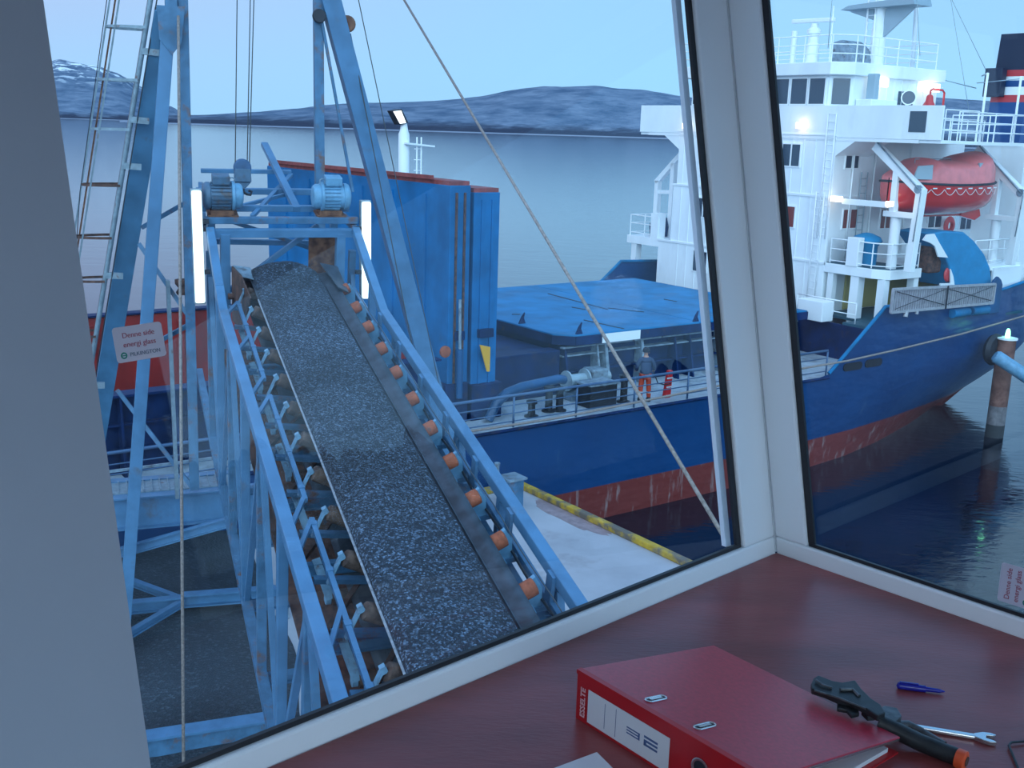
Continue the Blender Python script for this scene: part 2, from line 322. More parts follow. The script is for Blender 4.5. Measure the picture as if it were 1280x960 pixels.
def text(body, name, material, parent, W, size, align='CENTER', ext=.0004, bold=0.0, sx=1):
    cu = bpy.data.curves.new(name, 'FONT'); cu.body = body; cu.size = size; cu.align_x = align; cu.align_y = 'CENTER'; cu.extrude = ext; cu.offset = bold
    t = bpy.data.objects.new(name, cu); COL.objects.link(t)
    me = bpy.data.meshes.new_from_object(t.evaluated_get(bpy.context.evaluated_depsgraph_get())); bpy.data.objects.remove(t)
    me.transform(WM[parent.name].inverted() @ W @ Matrix.Diagonal((sx, 1, 1, 1))); me.materials.clear(); me.materials.append(M[material])
    o = bpy.data.objects.new(name, me); COL.objects.link(o); o.parent = parent; WM[o.name] = WM[parent.name]; return o

# ================================================================ SETTING
# ---- water
w = MB(); w.add([(-9000, -400, 0), (9000, -400, 0), (9000, 9000, 0), (-9000, 9000, 0)], [(0, 1, 2, 3)])
sea = w.build('sea', 'water', fix=False); struct(sea)

# ---- far shores: height fields rising from the waterline to a ridge and falling behind it
from mathutils import noise as mnoise
def hills(name, dist, depth, ridge, rough, seed):
    # ridge: pixel columns and rows of the skyline at the ridge distance -> true heights
    n = 220; rows = []; R = dist+depth
    x0, x1 = ridge[0][0], ridge[-1][0]
    def hgt(x):
        for (xa, ya), (xb, yb) in zip(ridge, ridge[1:]):
            if xa <= x <= xb:
                k = (x-xa)/(xb-xa); k = k*k*(3-2*k)*.4+k*.6; y = ya+(yb-ya)*k; d = ray(x, y); return max(EYE+d.z/math.hypot(d.x, d.y)*R, 2)
    for j in range(34):
        k = j/20; row = []
        for i in range(n+1):
            x = x0+(x1-x0)*i/n; d = ray(x, 160); h = V((d.x, d.y, 0)).normalized(); r = dist+depth*k
            H = hgt(x); f = math.sin(min(k, 1)*math.pi/2)**1.5 if k <= 1 else math.cos((k-1)*math.pi/1.4)
            p = h*r; nz = mnoise.fractal(V((p.x*.004+seed, p.y*.004, seed)), 1, 2, 6)
            p.z = -1+(H+1)*f+nz*rough*min(k*2, 1)*(1 if k < 1 else .6)*min(1, H/60); row.append(p)
        rows.append(row)
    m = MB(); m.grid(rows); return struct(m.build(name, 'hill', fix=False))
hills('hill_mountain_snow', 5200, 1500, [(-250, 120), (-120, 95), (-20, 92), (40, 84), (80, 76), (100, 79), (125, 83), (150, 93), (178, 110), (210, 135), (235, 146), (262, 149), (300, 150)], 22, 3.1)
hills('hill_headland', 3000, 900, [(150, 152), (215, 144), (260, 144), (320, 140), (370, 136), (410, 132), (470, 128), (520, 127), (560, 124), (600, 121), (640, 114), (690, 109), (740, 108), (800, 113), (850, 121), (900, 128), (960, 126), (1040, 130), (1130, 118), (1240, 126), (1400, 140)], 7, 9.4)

# wooded shore off to the right of the berth, seen only mirrored in the window
M['wood'] = mat('dark_spruce_wood', (.012, .022, .020), .95, spec=0, var=.5, vscale=.3)
rows = []
for j in range(70):
    r = 62+j*1.6; row = []
    for i in range(420):
        a = math.radians(72+i*.17); p = V((math.sin(a)*r, math.cos(a)*r, 0))
        hz = 1.2+17*min(1, (r-62)/40)*(.75+.35*mnoise.noise(V((a*4, 1.7, 0))))
        tr = max(0, 1-mnoise.voronoi(V((p.x*.22, p.y*.22, 0)))[0][0]*1.9)
        p.z = hz+(5.5*tr**.8+1.2*mnoise.noise(V((p.x*.9, p.y*.9, 3))) if r > 66 else 0); row.append(p)
    rows.append(row)
m = MB(); m.grid(rows); struct(m.build('hill_wooded', 'wood', fix=False))
m = MB(); m.prism([(26, 34, -1), (70, 34, -1), (75, -140, -1), (30, -140, -1)], (0, 0, 2.2)); struct(m.build('shore_ground', 'wood'))

# ---- quay: L-shaped slab, edge at s=-3.55 towards the berth, front edge along the ship
QZ = 2.0
qs, qt = -3.55, -.75
q = MB(SHIP); q.box(-40, qs, -34, qt, -2.5, QZ)
quay = struct(q.build('quay', 'concrete', bevel=.03))
def kerb(p, q_, w=.22, h=.16):
    m = MB(SHIP); m.bar(p, q_, w, h); return m
kr = kerb((qs-.12, -34, QZ+.08), (qs-.12, qt, QZ+.08)); tag(kr.build('quay_kerb', 'yellow', bevel=.03), 'worn yellow kerb along the side edge of the concrete quay', 'kerb')
kf = kerb((-9, qt-.12, QZ+.08), (qs-.24, qt-.12, QZ+.08)); tag(kf.build('quay_kerb', 'yellow', bevel=.03), 'worn yellow kerb along the ship side of the concrete quay', 'kerb')
# red stained patch on the concrete
def patch(name, material, cx, cy, rx, ry, M_, z, n=40, seed=1, th=.006):
    random.seed(seed); pts = []
    for i in range(n):
        a = 2*math.pi*i/n; r = 1+.22*mnoise.noise(V((math.cos(a)*1.7+seed, math.sin(a)*1.7, seed)))+.08*random.uniform(-1, 1); pts.append((cx+math.cos(a)*rx*r, cy+math.sin(a)*ry*r, z))
    m = MB(M_); m.prism(pts, (0, 0, th)); return m.build(name, material)
M['stain'] = mat('reddish_spill', (.33, .24, .25), .9, var=.2, vscale=4)
pz_ = SHIP.inverted() @ hitz(712, 646, QZ)
tag(patch('dust_stain', 'stain', pz_.x, pz_.y, .35, 1.5, SHIP, QZ, seed=4, th=.004), 'reddish dust stain on the pale concrete quay', 'stain', kind='stuff')

# dark grit covering the yard left of and below the conveyor
rows = []
for j in range(60):
    row = []
    for i in range(46):
        u = 2+j*.36; v = -12+i*.27
        e = min(i/3, (45-i)/3, (59-j)/3, 1)
        p = V((u, v+.4*mnoise.noise(V((u*.3, v*.3, 2))), QZ+.012+.05*max(e, 0)*(1+mnoise.fractal(V((u*.5, v*.5, 0)), 1, 2, 4)))); row.append(p)
    rows.append(row)
g = MB(YARD); g.grid(rows); tag(g.build('spilled_grit', 'yard_grit', fix=False), 'dark grit covering the yard to the left of the conveyor', 'grit', kind='stuff')

# ================================================================ CABIN
ZD = EYE-.785
CB = hitz(970, 690, ZD)
hL = math.radians(46.6); hR = hL+math.pi/2
DL = V((math.sin(hL), math.cos(hL), 0)); DR = V((math.sin(hR), math.cos(hR), 0))   # along left wall to the corner, along right wall away from it
NL = -DR; NR = DL
LEAN = math.tan(math.radians(11.5))
CABL = frame(CB, DL, NL, V((0, 0, 1)))    # x along wall (0 at corner, negative to the left), y outward, z up from desk
def pl(a, h, o=0): return V((a, o+h*LEAN, h))                # left wall leaning plane
def pr(b, h, o=0): return V((b, h*LEAN*-1, h))               # not used directly
TOP = 1.12
# left window: frame members follow the leaning plane
def lbar(a0, a1, h0, h1, o0, o1):
    P = lambda a, h, o: V((a, o+h*LEAN, h))
    return [P(a0, h0, o0), P(a1, h0, o0), P(a1, h0, o1), P(a0, h0, o1), P(a0, h1, o0), P(a1, h1, o0), P(a1, h1, o1), P(a0, h1, o1)]
M['pvc'] = mat('white_window_frame', (.84, .90, .95), .5)
M['gasket'] = mat('black_gasket', (.012, .014, .02), .5)
M['wall_in'] = mat('grey_wall_panel', (.34, .385, .46), .7, var=.04, vscale=2)
LW = 1.268     # left pane reaches this far from the corner before the wall panel
win1 = thing('window_1', CABL @ V((-LW/2, 0, 0)), None, None); struct(win1)
m = MB(CABL); m.hexa(lbar(-LW-.3, 0, -.02, .030, 0, .024)); m.build('bottom_frame', 'pvc', win1, bevel=.004)
m = MB(CABL); m.hexa(lbar(-.098, 0, .0305, TOP, 0, .024)); m.build('side_frame', 'pvc', win1, bevel=.004)
m = MB(CABL); m.hexa(lbar(-LW-.3, -.099, TOP-.06, TOP, 0, .024)); m.build('top_frame', 'pvc', win1, bevel=.004)
m = MB(CABL); m.hexa(lbar(-LW-.3, -.099, .0305, .037, .008, .0145)); m.hexa(lbar(-.112, -.0985, .0375, TOP-.07, .008, .0145)); m.build('gasket', 'gasket', win1)
m = MB(CABL); m.hexa(lbar(-LW-.3, -.099, .0308, TOP-.061, .015, .019)); m.build('pane', 'glass', win1)
m = MB(CABL); m.hexa(lbar(-.122, -.106, .031, TOP-.07, .0265, .036)); m.build('outer_bead', 'pvc', win1)
# right window: vertical plane, its side frame runs along the leaning corner
CABR = frame(CB, DR, NR, V((0, 0, 1)))
RW = 2.6
def rq(b0, b1, h0, h1, o0, o1):
    P = lambda b, h, o: V((b-h*LEAN, o, h))
    return [P(b0, h0, o0), P(b1, h0, o0), P(b1, h0, o1), P(b0, h0, o1), P(b0, h1, o0), P(b1, h1, o0), P(b1, h1, o1), P(b0, h1, o1)]
def rb(b0, b1, h0, h1, o0, o1):
    P = lambda b, h, o: V((b, o, h))
    return [V((b0-h0*LEAN, o0, h0)), V((b1, o0, h0)), V((b1, o1, h0)), V((b0-h0*LEAN, o1, h0)), V((b0-h1*LEAN, o0, h1)), V((b1, o0, h1)), V((b1, o1, h1)), V((b0-h1*LEAN, o1, h1))]
win2 = thing('window_2', CABR @ V((RW/2, 0, 0)), None, None); struct(win2)
m = MB(CABR); m.hexa(rb(0.0, RW, -.02, .030, 0.0005, .024)); m.build('bottom_frame', 'pvc', win2, bevel=.004)
m = MB(CABR); m.hexa(rq(.0005, .070, .0305, TOP, 0.0005, .024)); m.build('side_frame', 'pvc', win2, bevel=.004)
m = MB(CABR); m.hexa(rb(.071, RW, TOP-.06, TOP, 0.0005, .024)); m.build('top_frame', 'pvc', win2, bevel=.004)
m = MB(CABR); m.hexa(rb(.071, RW, .0305, .037, .008, .0145)); m.hexa(rq(.0705, .084, .0375, TOP-.07, .008, .0145)); m.build('gasket', 'gasket', win2)
m = MB(CABR); m.hexa(rb(.071, RW-.005, .0308, TOP-.061, .015, .019)); m.build('pane', 'glass', win2)
m = MB(CABL); m.prism([(0, .0, .0), (0, .0245, 0), (.0245, .0245, 0), (.0245, 0, 0)], V((0, LEAN*TOP, TOP))); m.v = [p+V((.0006, .0006, 0)) for p in m.v]; struct(m.build('trim_1', 'pvc'))
# wall panels, ceiling, floor, rear walls (the rest of the small control cabin)
FZ = -.72
m = MB(CABL); m.hexa(lbar(-LW-2.6, -LW, FZ, TOP, -.002, .065)); struct(m.build('wall_left', 'wall_in'))
m = MB(CABL); m.box(-LW+.001, 0, .0, .065, FZ, -.021); struct(m.build('wall_left_lower', 'wall_in'))
m = MB(CABR); m.box(0, RW, .0005, .065, FZ, -.021); struct(m.build('wall_right_lower', 'wall_in'))
m = MB(CABR); m.box(RW+.001, RW+.8, .0, .065, FZ, TOP); struct(m.build('wall_right', 'wall_in'))
m = MB(CABL); m.box(-LW-2.6, .30, -RW-.8, .40, TOP+.001, TOP+.06); struct(m.build('ceiling', 'wall_in'))
m = MB(CABL); m.box(-LW-2.6, .0, -RW-.8, -.0, FZ-.06, FZ-.001); struct(m.build('floor', 'wall_in'))
m = MB(CABL); m.box(-LW-2.6, -.0, -RW-.86, -RW-.801, FZ, .1); m.box(-LW-2.6, -.0, -RW-.86, -RW-.801, TOP-.25, TOP); m.box(-LW-2.6, -LW-2.4, -RW-.86, -RW-.801, .1, TOP-.25); m.box(-.2, 0, -RW-.86, -RW-.801, .1, TOP-.25); m.box(-1.9, -1.8, -RW-.86, -RW-.801, .1, TOP-.25); struct(m.build('wall_back', 'wall_in'))
m = MB(CABL); m.box(-LW-2.6, -LW-2.54, -RW-.8, -.001, FZ, TOP); struct(m.build('wall_side', 'wall_in'))
M['ceiling_white'] = mat('white_ceiling', (.72, .73, .74), .8)
lampo = thing('fill_lamp', CABL @ V((-2.0, -2.0, TOP-.07)), 'added round white fill lamp inside the cabin, unseen behind the viewer', 'lamp')  # unseen lamp added to brighten the cabin interior
m = MB(CABL); m.lathe((-2.0, -2.0, TOP-.002), (0, 0, -1), [(0, 0), (.16, 0), (.17, .02), (.15, .05), (0, .055)], 28); m.build('lamp_body', 'ceiling_white', lampo)
l = bpy.data.lights.new('fill_lamp_light', 'POINT'); l.energy = 22; l.color = (.72, .86, 1); l.shadow_soft_size = .12; lo = bpy.data.objects.new('fill_lamp_light', l); COL.objects.link(lo); lo.parent = lampo; lo.location = (0, 0, -.16)
for o_ in ('ceiling', 'floor', 'wall_back', 'wall_side'): bpy.data.objects[o_].data.materials[0] = M['ceiling_white']
# desk worktop following both windows
M['desk'] = mat('reddish_wood_laminate', (.25, .055, .056), .33, var=.28, vscale=2.2, bump=.05, bscale=60, spec=.4, stretch=(1.0, 3.0, 1), detail=8)
m = MB(CABL); m.prism([(0, -.001, -.028), (-LW+.06, -.001, -.028), (-LW+.06, -.80, -.028), (-1.12, -.80, -.028), (-.86, -1.05, -.028), (-.80, -2.3, -.028), (0-.001, -2.3, -.028)], (0, 0, .028))
desk = m.build('worktop', 'desk', bevel=.003); tag(desk, 'reddish brown wooden worktop fitted into the window corner', 'desk')

# ---- stickers on the glass
def glass_sticker(corners_px, plane, label, vertical):
    P0, n = plane; c = [hit(x, y, P0, n) for x, y in corners_px]   # tl, tr, br, bl as seen
    ex = (c[1]-c[0]+c[2]-c[3]).normalized(); n = V(n).normalized(); 
    if n.dot(CAM-c[0]) < 0: n = -n
    ey = n.cross(ex).normalized(); O = sum(c, V())/4
    wd = ((c[1]-c[0]).length+(c[2]-c[3]).length)/2; hg = ((c[3]-c[0]).length+(c[2]-c[1]).length)/2
    F = frame(O, ex, ey, n); o = thing('glass_sticker', O, label, 'sticker', rot=F)
    m = MB(F); r = .004; pts = []
    for sx, sy, a0 in ((1, 1, 0), (-1, 1, 90), (-1, -1, 180), (1, -1, 270)):
        for k in range(5):
            a = math.radians(a0+22.5*k); pts.append((sx*(wd/2-r)+r*math.cos(a), sy*(hg/2-r)+r*math.sin(a), 0))
    m.prism(pts, (0, 0, .0004)); m.build('backing', 'sticker', o)
    T = F
    if vertical: T = F @ Matrix.Rotation(math.radians(90), 4, 'Z'); wd, hg = hg, wd
    at = lambda x, y: T @ Matrix.Translation(V((x, y, .0005)))
    text('Denne side', 'red_lettering', 'sticker_red', o, at(0, hg*.24), hg*.21)
    text('energi glass', 'red_lettering', 'sticker_red', o, at(0, -hg*.02), hg*.21)
    text('PILKINGTON', 'grey_lettering', 'sticker_grey', o, at(wd*.08, -hg*.31), hg*.155)
    m = MB(at(-wd*.35, -hg*.31)); m.lathe((0, 0, 0), (0, 0, 1), [(hg*.055, 0), (hg*.095, 0), (hg*.095, .0003), (hg*.055, .0003), (hg*.055, 0)], 20); m.bar((-hg*.05, 0, .0002), (hg*.05, 0, .0002), hg*.03, .0003); m.build('round_logo', 'sticker_green', o)
M['sticker'] = mat('sticker_white', (.75, .72, .78), .5)
for k_ in ('sticker',):
    t_ = M[k_].node_tree; tl_ = N(t_, 'ShaderNodeBsdfTranslucent', inputs={0: (.70, .66, .72, 1)}); mx_ = N(t_, 'ShaderNodeMixShader', inputs={0: .45}); L(t_, t_.nodes['Principled BSDF'].outputs[0], mx_.inputs[1]); L(t_, tl_.outputs[0], mx_.inputs[2]); L(t_, mx_.outputs[0], t_.nodes['Material Output'].inputs[0]); M['sticker_red'] = mat('sticker_red', (.38, .07, .12), .5)
M['sticker_grey'] = mat('sticker_grey', (.13, .17, .25), .5); M['sticker_green'] = mat('sticker_green', (.02, .22, .17), .5)
nL = (CABL.to_3x3() @ V((0, 1, -LEAN))); pL = CABL @ V((-.5, .0135, 0))
glass_sticker([(138, 410), (202, 402), (207, 444), (148, 455)], (pL, nL), 'small white glass-maker sticker with red lettering on the left window', False)
pR = CABR @ V((.5, .0135, 0))
glass_sticker([(1252, 703), (1296, 714), (1291, 765), (1247, 749)], (pR, NR), 'white sticker turned sideways in the lower corner of the right window', True)

# ================================================================ BELT CONVEYOR
cv_ = thing('belt_conveyor', YARD @ V((2, 0, QZ)), 'pale blue inclined belt conveyor running from under the window towards the ship', 'conveyor', rot=CONV)
def C(): return MB(CONV)
U0, UH = -3.2, 9.55
BW = .64
# belt: troughed, with bare right strip; carrying run wraps over the head pulley and returns below
def belt_w(v): a = abs(v)/BW; return -.17+.19*a**1.6
m = C(); rows = []
us = [U0+i*(9.25-U0)/60 for i in range(61)]
for u in us: rows.append([V((u, -BW+i*2*BW/16, belt_w(-BW+i*2*BW/16)*(1 if u < 8.2 else 1-.55*(u-8.2)/1.05))) for i in range(17)])
top_rows = rows
pr = []
for r_ in rows: pr.append([p+V((0, 0, -.018)) for p in r_])
for k in range(1, 11):
    a = math.pi*k/10; pr_ = [V((9.25+.30*math.sin(a), -BW+i*2*BW/16, (belt_w(-BW+i*2*BW/16)*.45)*(1-k/10)+-.30+.30*math.cos(a)+.0)) for i in range(17)]
    rows.append(pr_)
rows.append([V((U0, p.y, -.62)) for p in rows[-1]])
m.grid(rows); bl = m.build('belt', 'belt', cv_)
sd = bl.modifiers.new('thick', 'SOLIDIFY'); sd.thickness = .016; sd.offset = -1
# raised edge ridges on the bare right strip, pale worn left edge
m = C(); m.path([V((u, .47, belt_w(.47)+.012)) for u in us], .012, 6); m.build('belt_ridge', 'belt', cv_)
m = C(); m.path([V((u, -BW-.004, belt_w(-BW)-.005)) for u in us[:-6]], .012, 6); M['belt_edge'] = mat('frayed_belt_edge', (.28, .30, .34), .8, var=.4, vscale=20); m.build('belt_edge', 'belt_edge', cv_)
# head pulley
m = C(); m.tube((9.25, -.72, -.36), (9.25, .72, -.36), .29, n=28); m.tube((9.25, -.95, -.36), (9.25, .95, -.36), .05, n=12); m.build('head_pulley', 'rust_dark', cv_)
# truss: chords, posts, diagonals on both sides, cross beams
VL, VR = -1.17, 1.10
def chord_path(v, w0, kink, wk, uend):
    return [V((U0, v, w0)), V((kink, v, w0)), V((uend, v, wk))]
for v, nm in ((VL, 'left'), (VR, 'right')):
    k = 7.5 if v > 0 else 7.7
    m = C(); s_ = -1 if v < 0 else 1
    m.bar((U0, v, -.20+.14), (k, v, -.20+.14), .13, .13, (0, 0, 1)); m.bar((k-.02, v, -.06), (9.62, v, .60), .125, .125, (0, 0, 1)); m.build('top_chord', 'frame_blue', cv_, bevel=.012)
    m = C(); m.ibeam((U0, v, -3.30), (12.6, v, -3.05), .12, .14); m.build('bottom_chord', 'frame_rusty', cv_)
    m = C(); m.bar((U0, v-s_*.06, -.34), (9.4, v-s_*.06, -.34), .07, .11); m.build('inner_rail', 'frame_blue', cv_, bevel=.008)
    n = 0
    for i in range(9):
        u = -2.6+i*1.55
        m = C(); m.bar((u, v, -3.25), (u+.0, v, -.12 if u < 8 else .2), .11, .11, (1, 0, 0)); m.build('truss_post', 'frame_blue' if i % 2 else 'frame_rusty', cv_, bevel=.008)
        if u < 9:
            m = C(); a, b = ((u+.06, v, -3.2), (u+1.49, v, -.2)) if i % 2 else ((u+.06, v, -.2), (u+1.49, v, -3.2))
            m.bar(a, b, .07, .07); m.build('diagonal_brace', 'frame_blue', cv_)
for i in range(8):
    u = -2.6+i*1.55
    m = C(); m.ibeam((u, VL, -3.28), (u, VR, -3.28), .1, .12); m.build('cross_beam', 'frame_rusty', cv_)
# side plates with cut-outs along the right chord (stiffened web)
for i in range(9):
    u = -1.9+i*1.15
    m = C(); m.box(u, u+.14, VR-.10, VR-.065, -.34, -.02); m.build('web_plate', 'frame_blue', cv_)
m = C(); m.box(U0, 8.6, VR-.30, VR-.12, -.47, -.45); m.build('drip_tray', 'frame_rusty', cv_)
# belt idlers: trough rollers left (brown) and right (orange), each with a bracket
M['brk'] = mat('pale_bracket', (.16, .30, .42), .5, var=.2, vscale=10, stain=(.12, .09, .09), stain_s=8)
ROLL_U = [-2.15+.825*i for i in range(14)]
for u in ROLL_U:
    if u > 8.75: continue
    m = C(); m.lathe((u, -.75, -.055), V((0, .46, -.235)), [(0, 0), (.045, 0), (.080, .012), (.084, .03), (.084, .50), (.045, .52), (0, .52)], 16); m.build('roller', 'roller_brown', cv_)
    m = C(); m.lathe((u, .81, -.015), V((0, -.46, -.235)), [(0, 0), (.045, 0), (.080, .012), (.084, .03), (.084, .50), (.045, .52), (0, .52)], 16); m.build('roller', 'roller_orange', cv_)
    m = C(); m.tube((u, -.20, -.255), (u, .20, -.255), .075, n=14); m.build('roller', 'roller_brown', cv_)
    m = C(); m.bar((u+.01, -.775, -.03), (u-.03, -.90, -.30), .022, .06, (1, 0, 0)); m.bar((u, -.79, .0), (u+.0, -.757, -.06), .05, .05); m.build('idler_bracket', 'brk', cv_)
    m = C(); m.bar((u+.12, -1.0, -.34), (u+.12, -.25, -.44), .075, .05); m.bar((u+.12, -.25, -.44), (u+.12, .25, -.44), .075, .05); m.bar((u+.12, .25, -.44), (u+.12, 1.0, -.34), .075, .05); m.build('idler_frame', 'frame_rusty', cv_)
    m = C(); m.prism([(u+.10, .84, .0), (u+.10, .92, -.12), (u+.10, .94, -.36), (u+.10, .66, -.42), (u+.10, .60, -.2)], (.05, 0, 0)); m.box(u-.02, u+.34, .80, .84, -.36, -.30); m.build('idler_bracket', 'motor_light', cv_)
# cross beams under the idlers and return idlers
for i in range(8):
    u = -2.0+1.24*i
    m = C(); m.ibeam((u, VL+.05, -.52), (u, VR-.05, -.52), .07, .11); m.build('cross_beam', 'frame_rusty', cv_)
for i in range(9):
    u = -2.2+1.24*i
    m = C(); m.tube((u, -.78, -.74), (u, .78, -.74), .075, n=14); m.build('return_roller', 'roller_brown', cv_)
    m = C(); m.bar((u-.05, -.80, -.72), (u+.22, -.90, -.42), .03, .08, (0, 1, 0)); m.lathe((u, -.79, -.74), (0, -1, 0), [(0, 0), (.06, 0), (.06, .05), (.02, .06), (0, .06)], 12); m.build('return_bracket', 'brk', cv_)
m = C(); m.box(U0, 9.2, VL+.10, VR-.10, -1.25, -1.22); m.build('spill_tray', 'rust_dark', cv_)
# stiffening braces in the plane under the belt
for i in range(7):
    u = -1.9+1.24*i
    m = C(); a = (u, VL+.06, -.60); b = (u+1.2, -.35, -.60); m.bar(a, b, .05, .05); m.build('plan_brace', 'rust_dark', cv_)
# left guard rail: square tube with slanted ends back to the chord
def guard(u0, u1, bend0, bend1, mids):
    v, w = -.885, -.18
    m = C(); pts = []
    m.bar((u0, v, w), (u1, v, w), .05, .05)
    for u in mids: m.bar((u+.02, v, w), (u-.62, VL+.05, -.14), .045, .045)
    for k in range(int((u1-u0)/.83)+1):
        uu = u0+.25+k*.83
        if uu < u1-.05: m.bar((uu-.035, v, w), (uu+.035, v, w), .066, .066)
    m.build('guard_rail', 'frame_blue', cv_)
guard(5.55, 8.45, 1, 1, (5.6, 7.05, 8.45)); guard(2.45, 5.05, 1, 1, (2.5, 5.03)); guard(-1.6, 2.08, 1, 1, (.55, 2.06))
# right pull cord, sagging between eyes
m = C(); pts = []
for i in range(40):
    u = -2+i*.265; pts.append((u, .87, .02-.035*abs(math.sin(u*math.pi/1.65))))
m.path(pts, .006, 5); m.build('pull_cord', 'wire', cv_)
m = C(); m.path([(u/10, .93, -.22-.05*abs(math.sin(u*.19))) for u in range(-20, 85, 3)], .016, 5); m.build('cable', 'dark', cv_)
# head portal: posts, double cross beam, motor platform, bracing behind
def KB(name, material, *bars, bevel=.006):
    m = C()
    for b in bars: m.bar(*b)
    return m.build(name, material, cv_, bevel=bevel)
UP = V((0, 0, 1))
KB('portal_post', 'frame_blue', ((9.62, VL+.22, -3.0), (9.62, VL+.22, .55), .20, .14, (0, 1, 0)))
KB('portal_post', 'frame_blue', ((9.62, VR-.24, -3.0), (9.62, VR-.24, .55), .16, .14, (0, 1, 0)))
KB('portal_post', 'frame_rusty', ((10.6, VL+.1, -3.1), (10.6, VL+.1, .75), .12, .12, (0, 1, 0)))
KB('portal_post', 'frame_rusty', ((10.9, VR-.1, -3.1), (10.9, VR-.1, .75), .12, .12, (0, 1, 0)))
KB('portal_beam', 'frame_blue', ((9.60, VL-.03, .555), (9.60, VR+.04, .555), .11, .13))
KB('platform_beam', 'frame_rusty', ((9.75, -1.36, .72), (9.75, 1.16, .72), .10, .10))
KB('platform_beam', 'frame_blue', ((10.25, -1.30, .78), (10.25, 1.12, .78), .08, .10))
KB('platform_beam', 'frame_blue', ((11.2, -1.25, .82), (11.2, .95, .82), .08, .10))
KB('platform_beam', 'frame_blue', ((12.1, -1.1, .95), (12.1, .45, .95), .07, .07))
KB('platform_side', 'frame_rusty', ((9.7, -1.25, .60), (12.2, -1.1, .68), .08, .10))
KB('platform_side', 'frame_rusty', ((9.7, 1.10, .60), (12.0, .95, .68), .08, .10))
KB('platform_brace', 'frame_blue', ((9.9, -.5, .74), (12.1, .45, .9), .07, .06))
KB('platform_brace', 'frame_blue', ((10.2, .25, .78), (13.0, .10, 1.25), .12, .08))
KB('platform_brace', 'frame_blue', ((10.4, -.6, .78), (11.2, .4, .82), .05, .06))
KB('portal_brace', 'frame_blue', ((9.9, -.95, -.55), (9.9, .55, .60), .07, .08))
KB('portal_brace', 'frame_rusty', ((10.2, -.9, .62), (10.9, .9, -.2), .06, .07))
KB('portal_brace', 'frame_blue', ((10.7, -1.0, .1), (10.8, 1.0, .02), .07, .09))
KB('portal_brace', 'frame_blue', ((10.9, -.95, -.4), (11.2, .95, -.9), .07, .09))
# left walkway guard plate and rust plates at the head
m = C(); m.prism([(9.35, -.88, .10), (8.75, -.80, .12), (8.20, -.74, -.02), (8.6, -.80, -.7), (9.35, -.88, -.8)], (0, .02, 0)); m.build('chute_plate', 'rust_dark', cv_)
m = C(); m.prism([(9.35, -.86, .10), (8.75, -.78, .12), (8.85, -.55, .02), (9.35, -.60, .06)], (0, 0, .015)); m.build('chute_lip', 'grey_steel', cv_)
m = C(); m.box(10.0, 10.02, .42, .92, -1.1, .36); m.build('chute_plate', 'rust', cv_)
m = C(); m.prism([(9.4, .50, .10), (8.3, .58, .06), (8.3, .74, -.02), (9.4, .78, .04)], (0, 0, .02)); m.build('chute_lip', 'belt', cv_)
# gear motors
def motor(cx, sgn, light):
    # axis along v; sgn = side of the drive flange
    cw, u = 1.055, 9.95; r = .215
    m = C(); prof = [(0, -.30), (.11, -.30), (.195, -.27), (r, -.24), (r, -.10)]
    m.lathe((u, cx, cw), (0, sgn, 0), [(0, -.31), (.14, -.31), (.20, -.28), (r, -.25), (r, -.20), (.195, -.19), (.195, .13), (0, .13)], 28)
    body = m.build('drive_motor', 'motor_light' if light else 'motor', cv_)
    m = C()
    for k in range(22):
        a = 2*math.pi*k/22; d = V((math.cos(a), 0, math.sin(a))); p = V((u, cx, cw))+d*.205
        m.bar(p+V((0, -.17*1, 0)) + V((0, -.01*sgn, 0)), p+V((0, .12, 0))+V((0, -.01*sgn, 0)), .012, .03, tuple(d))
    m.build('cooling_fins', 'motor_light' if light else 'motor', body)
    m = C(); m.lathe((u, cx, cw), (0, sgn, 0), [(.19, .12), (.235, .13), (.235, .17), (.20, .18), (.20, .25), (.17, .29), (.08, .31), (0, .31)], 24); m.build('flange', 'motor_light', body)
    m = C(); m.box(u-.13, u+.11, cx-sgn*.03-.13, cx-sgn*.03+.13, cw+.20, cw+.335); m.build('terminal_box', 'motor_light' if light else 'motor', body, bevel=.012)
    m = C(); pts = [(u, cx+sgn*.14+.045*math.cos(a), cw+.245+.045*math.sin(a)) for a in [math.pi*2*i/12 for i in range(12)]]; m.path(pts, .010, 6, closed=True); m.build('lifting_eye', 'grey_steel', body)
    m = C(); m.box(u-.16, u+.16, cx-.20, cx+.16, cw-.285, cw-.20); m.box(u-.2, u+.2, cx-.24, cx+.22, cw-.30, cw-.27); m.build('motor_foot', 'rust', body)
motor(-.94, 1, False); motor(.75, -1, True)
# fluorescent strip lights fixed to the portal
def strip_light(cx, w0, w1, u, label):
    F = frame(YARD @ V((0, 0, 0)), HU, KV, V((0, 0, 1)))
    p1 = CONV @ V((u, cx, w1)); p0 = V((p1.x, p1.y, p1.z-(w1-w0)))
    o = thing('strip_light', p0, label, 'light', 'white strip lights beside the conveyor head', rot=YARD); Yi = YARD.inverted(); a = Yi @ p0; h = w1-w0
    m = MB(YARD); m.box(a.x-.03, a.x+.10, a.y-.085, a.y+.085, a.z, a.z+h); m.build('housing', 'galv', o, bevel=.01)
    m = MB(YARD); m.box(a.x-.10, a.x-.03, a.y-.075, a.y+.075, a.z+.02, a.z+h-.02); m.build('diffuser', 'tube_lit', o, bevel=.03)
    for k in (.28, .72):
        m = MB(YARD); z = a.z+h*k; m.box(a.x-.06, a.x+.05, a.y+(.075 if cx < 0 else -.17), a.y+(.17 if cx < 0 else -.075), z-.03, z+.03); m.build('clip', 'dark', o)
strip_light(-1.36, -.55, 1.22, 9.72, 'white lit strip light at the left of the conveyor head')
